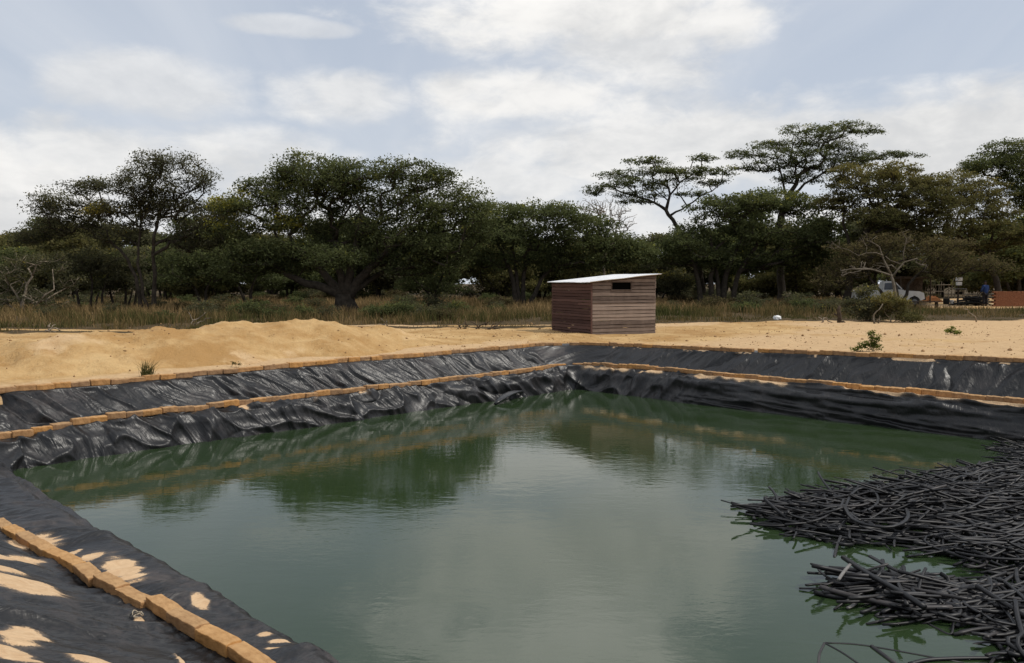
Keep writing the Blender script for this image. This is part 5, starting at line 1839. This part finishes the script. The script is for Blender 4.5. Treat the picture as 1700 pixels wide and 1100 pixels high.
twig_heap('dead_branch', 'tangle of dark dead branches lying on the sand left of the shed', 'dead branch', 800, 549, 28.5,
          [[(785, 548), (800, 541), (812, 533)], [(808, 550), (815, 543), (824, 537)], [(770, 546), (775, 540), (772, 534)], [(760, 545), (772, 546), (783, 547)], [(800, 547), (822, 543), (838, 542)], [(820, 550), (823, 546), (818, 541)],
           [(795, 546), (790, 538), (780, 533)], [(812, 547), (826, 540), (836, 533)], [(765, 543), (760, 538)], [(806, 540), (806, 534)]], M_DARKTWIG, .030)
twig_heap('dead_branch', 'grey forked dead branch lying at the left end of the sand mound', 'dead branch', 80, 551, 27.0,
          [[(70, 555), (80, 546), (86, 539)], [(78, 548), (90, 545), (96, 548)], [(82, 543), (80, 537)], [(75, 552), (92, 551)]], M_TWIG, .035)
twig_heap('dead_branch', 'pale forked dead twig standing behind the mound below the airy tree', 'dead branch', 325, 541, 31,
          [[(318, 543), (320, 530), (316, 518)], [(320, 532), (332, 528), (344, 518)], [(322, 538), (336, 531), (348, 527)]], M_TWIG, .03)
twig_heap('dead_branch', 'small white twigs sticking up behind the right end of the mound', 'dead branch', 638, 541, 30,
          [[(640, 543), (638, 534), (632, 528)], [(641, 541), (641, 530)], [(638, 540), (630, 536)]], M_TWIG, .018)
twig_heap('dead_branch', 'bleached bent branch lying at the sand edge near the dark stump', 'dead branch', 1372, 536, 32,
          [[(1360, 537), (1370, 527), (1380, 534), (1392, 537)], [(1366, 532), (1362, 526)]], M_TWIG, .035)
twig_heap('dead_branch', 'bent pale branch leaning in the grass at the foot of the olive bush', 'dead branch', 1456, 535, 32,
          [[(1450, 537), (1449, 525), (1454, 514), (1466, 504)], [(1460, 536), (1460, 524)]], M_BARK_PALE, .04)
twig_heap('dead_branch', 'thin arching branch lying across the green grass before the yard', 'dead branch', 1622, 532, 33,
          [[(1623, 534), (1617, 524), (1606, 514), (1594, 508)]], M_TWIG, .03)
q = surf(1393, 536, 32)
sm = MB()
sm.tube([(0, 0, -.1), (.02, 0, .25), (-.02, .03, .5), (.0, 0, .68)], [.10, .085, .075, .05], 8)
sm.tube([(-.0, 0, .25), (-.12, .02, .32), (-.2, 0, .36)], [.05, .04, .03], 6)
sm.tube([(.05, 0, .0), (.16, -.03, .05), (.24, 0, .0)], [.05, .04, .03], 6)
o = obj('tree_stump', sm.mesh('tree_stump', M_DARKTWIG, True), None, q)
tag(o, 'thin dark broken stump standing at the sand edge left of the large shrub', 'stump')


def rock(name, label, px, py, D, size, mat, seed):
    q = surf(px, py, D)
    th = np.linspace(0, pi, 10); ph_ = np.linspace(0, 2 * pi, 16, endpoint=False)
    V = []
    for t_ in th:
        for p_ in ph_:
            d = np.array([sin(t_) * cos(p_), sin(t_) * sin(p_), cos(t_)])
            V.append(d)
    V = np.array(V)
    R_ = 1 + .28 * fbm(V[:, 0] * 1.6 + seed, V[:, 1] * 1.6 + V[:, 2] * 1.9, 140 + seed, 3)
    V = V * R_[:, None] * np.array(size) + np.array([0, 0, size[2] * .55])
    F = [(i * 16 + j, (i + 1) * 16 + j, (i + 1) * 16 + (j + 1) % 16, i * 16 + (j + 1) % 16) for i in range(9) for j in range(16)]
    o = obj(name, mesh_np(name, V, F, mat, False), None, q)
    return tag(o, label, 'rock')


rock('rock', 'small white rock lying in the grass right of the shed', 1290, 530, 34, (.17, .14, .12), M_WHITE, 3)

# clods and pebbles scattered on the sand
cm = MB()
oct_f = [(0, 2, 4), (2, 1, 4), (1, 3, 4), (3, 0, 4), (2, 0, 5), (1, 2, 5), (3, 1, 5), (0, 3, 5)]
cnt_ = 0
while cnt_ < 1800:
    y = 14 + 18 * prng.random() ** .8; x = prng.uniform(-.72, .72) * y
    a_, b_ = xy2ab(x, y)
    d_, _, _ = rect_dist(np.array(a_), np.array(b_))
    if d_ < 1.6 or fbm(np.array(x * .7), np.array(y * .7), 151, 2) < prng.normal(.1, .3):
        continue
    s_ = prng.uniform(.008, .026) * (2.2 if prng.random() < .06 else 1)
    z_ = float(surf_z(x, y))
    ov = np.array([(-1, 0, 0), (1, 0, 0), (0, -1, 0), (0, 1, 0), (0, 0, .8), (0, 0, -.8)]) * s_ * prng.uniform(.6, 1.4, (6, 1))
    cm.add(ov + np.array([x, y, z_ + s_ * .3]), oct_f)
    cnt_ += 1
M_CLOD = simple('sand_clod', (0.20, 0.11, 0.05), (0.40, 0.25, 0.12), .95, 20.0)
o = obj('sand_clods', cm.mesh('sand_clods', M_CLOD, True))
tag(o, 'small clods and pebbles strewn on the sand', 'clods', kind='stuff')

# scrap of pale string by the near bricks
q = atz(228, 998, -.60)
sm = MB()
t_ = np.linspace(0, 1, 40)
sm.tube(np.stack([.05 * np.sin(9 * t_) + .03 * t_, .06 * np.cos(7 * t_), .012 + .018 * (1 + np.sin(13 * t_))], 1), .0055, 5)
sm.tube(np.stack([.06 * t_ - .02, .05 * np.sin(5 * t_), .01 + .02 * t_], 1), .0055, 5)
M_STRING = simple('pale_string', (0.30, 0.25, 0.18), (0.46, 0.39, 0.29), .9)
o = obj('string_scrap', sm.mesh('string_scrap', M_STRING, True), None, (q[0], q[1], liner_z(q[0], q[1]) + .004), (0, 0, 2.1))
o.scale = (.8, .55, .9)
tag(o, 'crumpled scrap of pale string beside the near brick row', 'string')
# folded black flap of sheet lying on the waterline of the left bank
fa, fb = atz(822, 672, WZ), atz(868, 652, WZ + .1)
ax_ = fb - fa; Lf = np.linalg.norm(ax_); e1 = ax_ / Lf; e2 = np.array([e1[1], -e1[0], 0]); e2 /= np.linalg.norm(e2)
secs = []
for t_ in np.linspace(0, 1, 12):
    wd = .11 * math.sin(pi * (.06 + .9 * t_)) + .01; c_ = e1 * Lf * t_ + np.array([0, 0, .03 + .09 * math.sin(pi * t_)])
    secs.append([c_ + e2 * wd * cos(q_) + np.array([0, 0, 1]) * (.035 * sin(q_) + .06 * wd * cos(3 * q_)) for q_ in np.linspace(0, 2 * pi, 12, endpoint=False)])
me = lofted('sheet_flap', secs, M_LINER, True)
o = obj('sheet_flap', me, None, fa)
tag(o, 'folded flap of black sheet lying half in the water by the left bank', 'plastic flap')
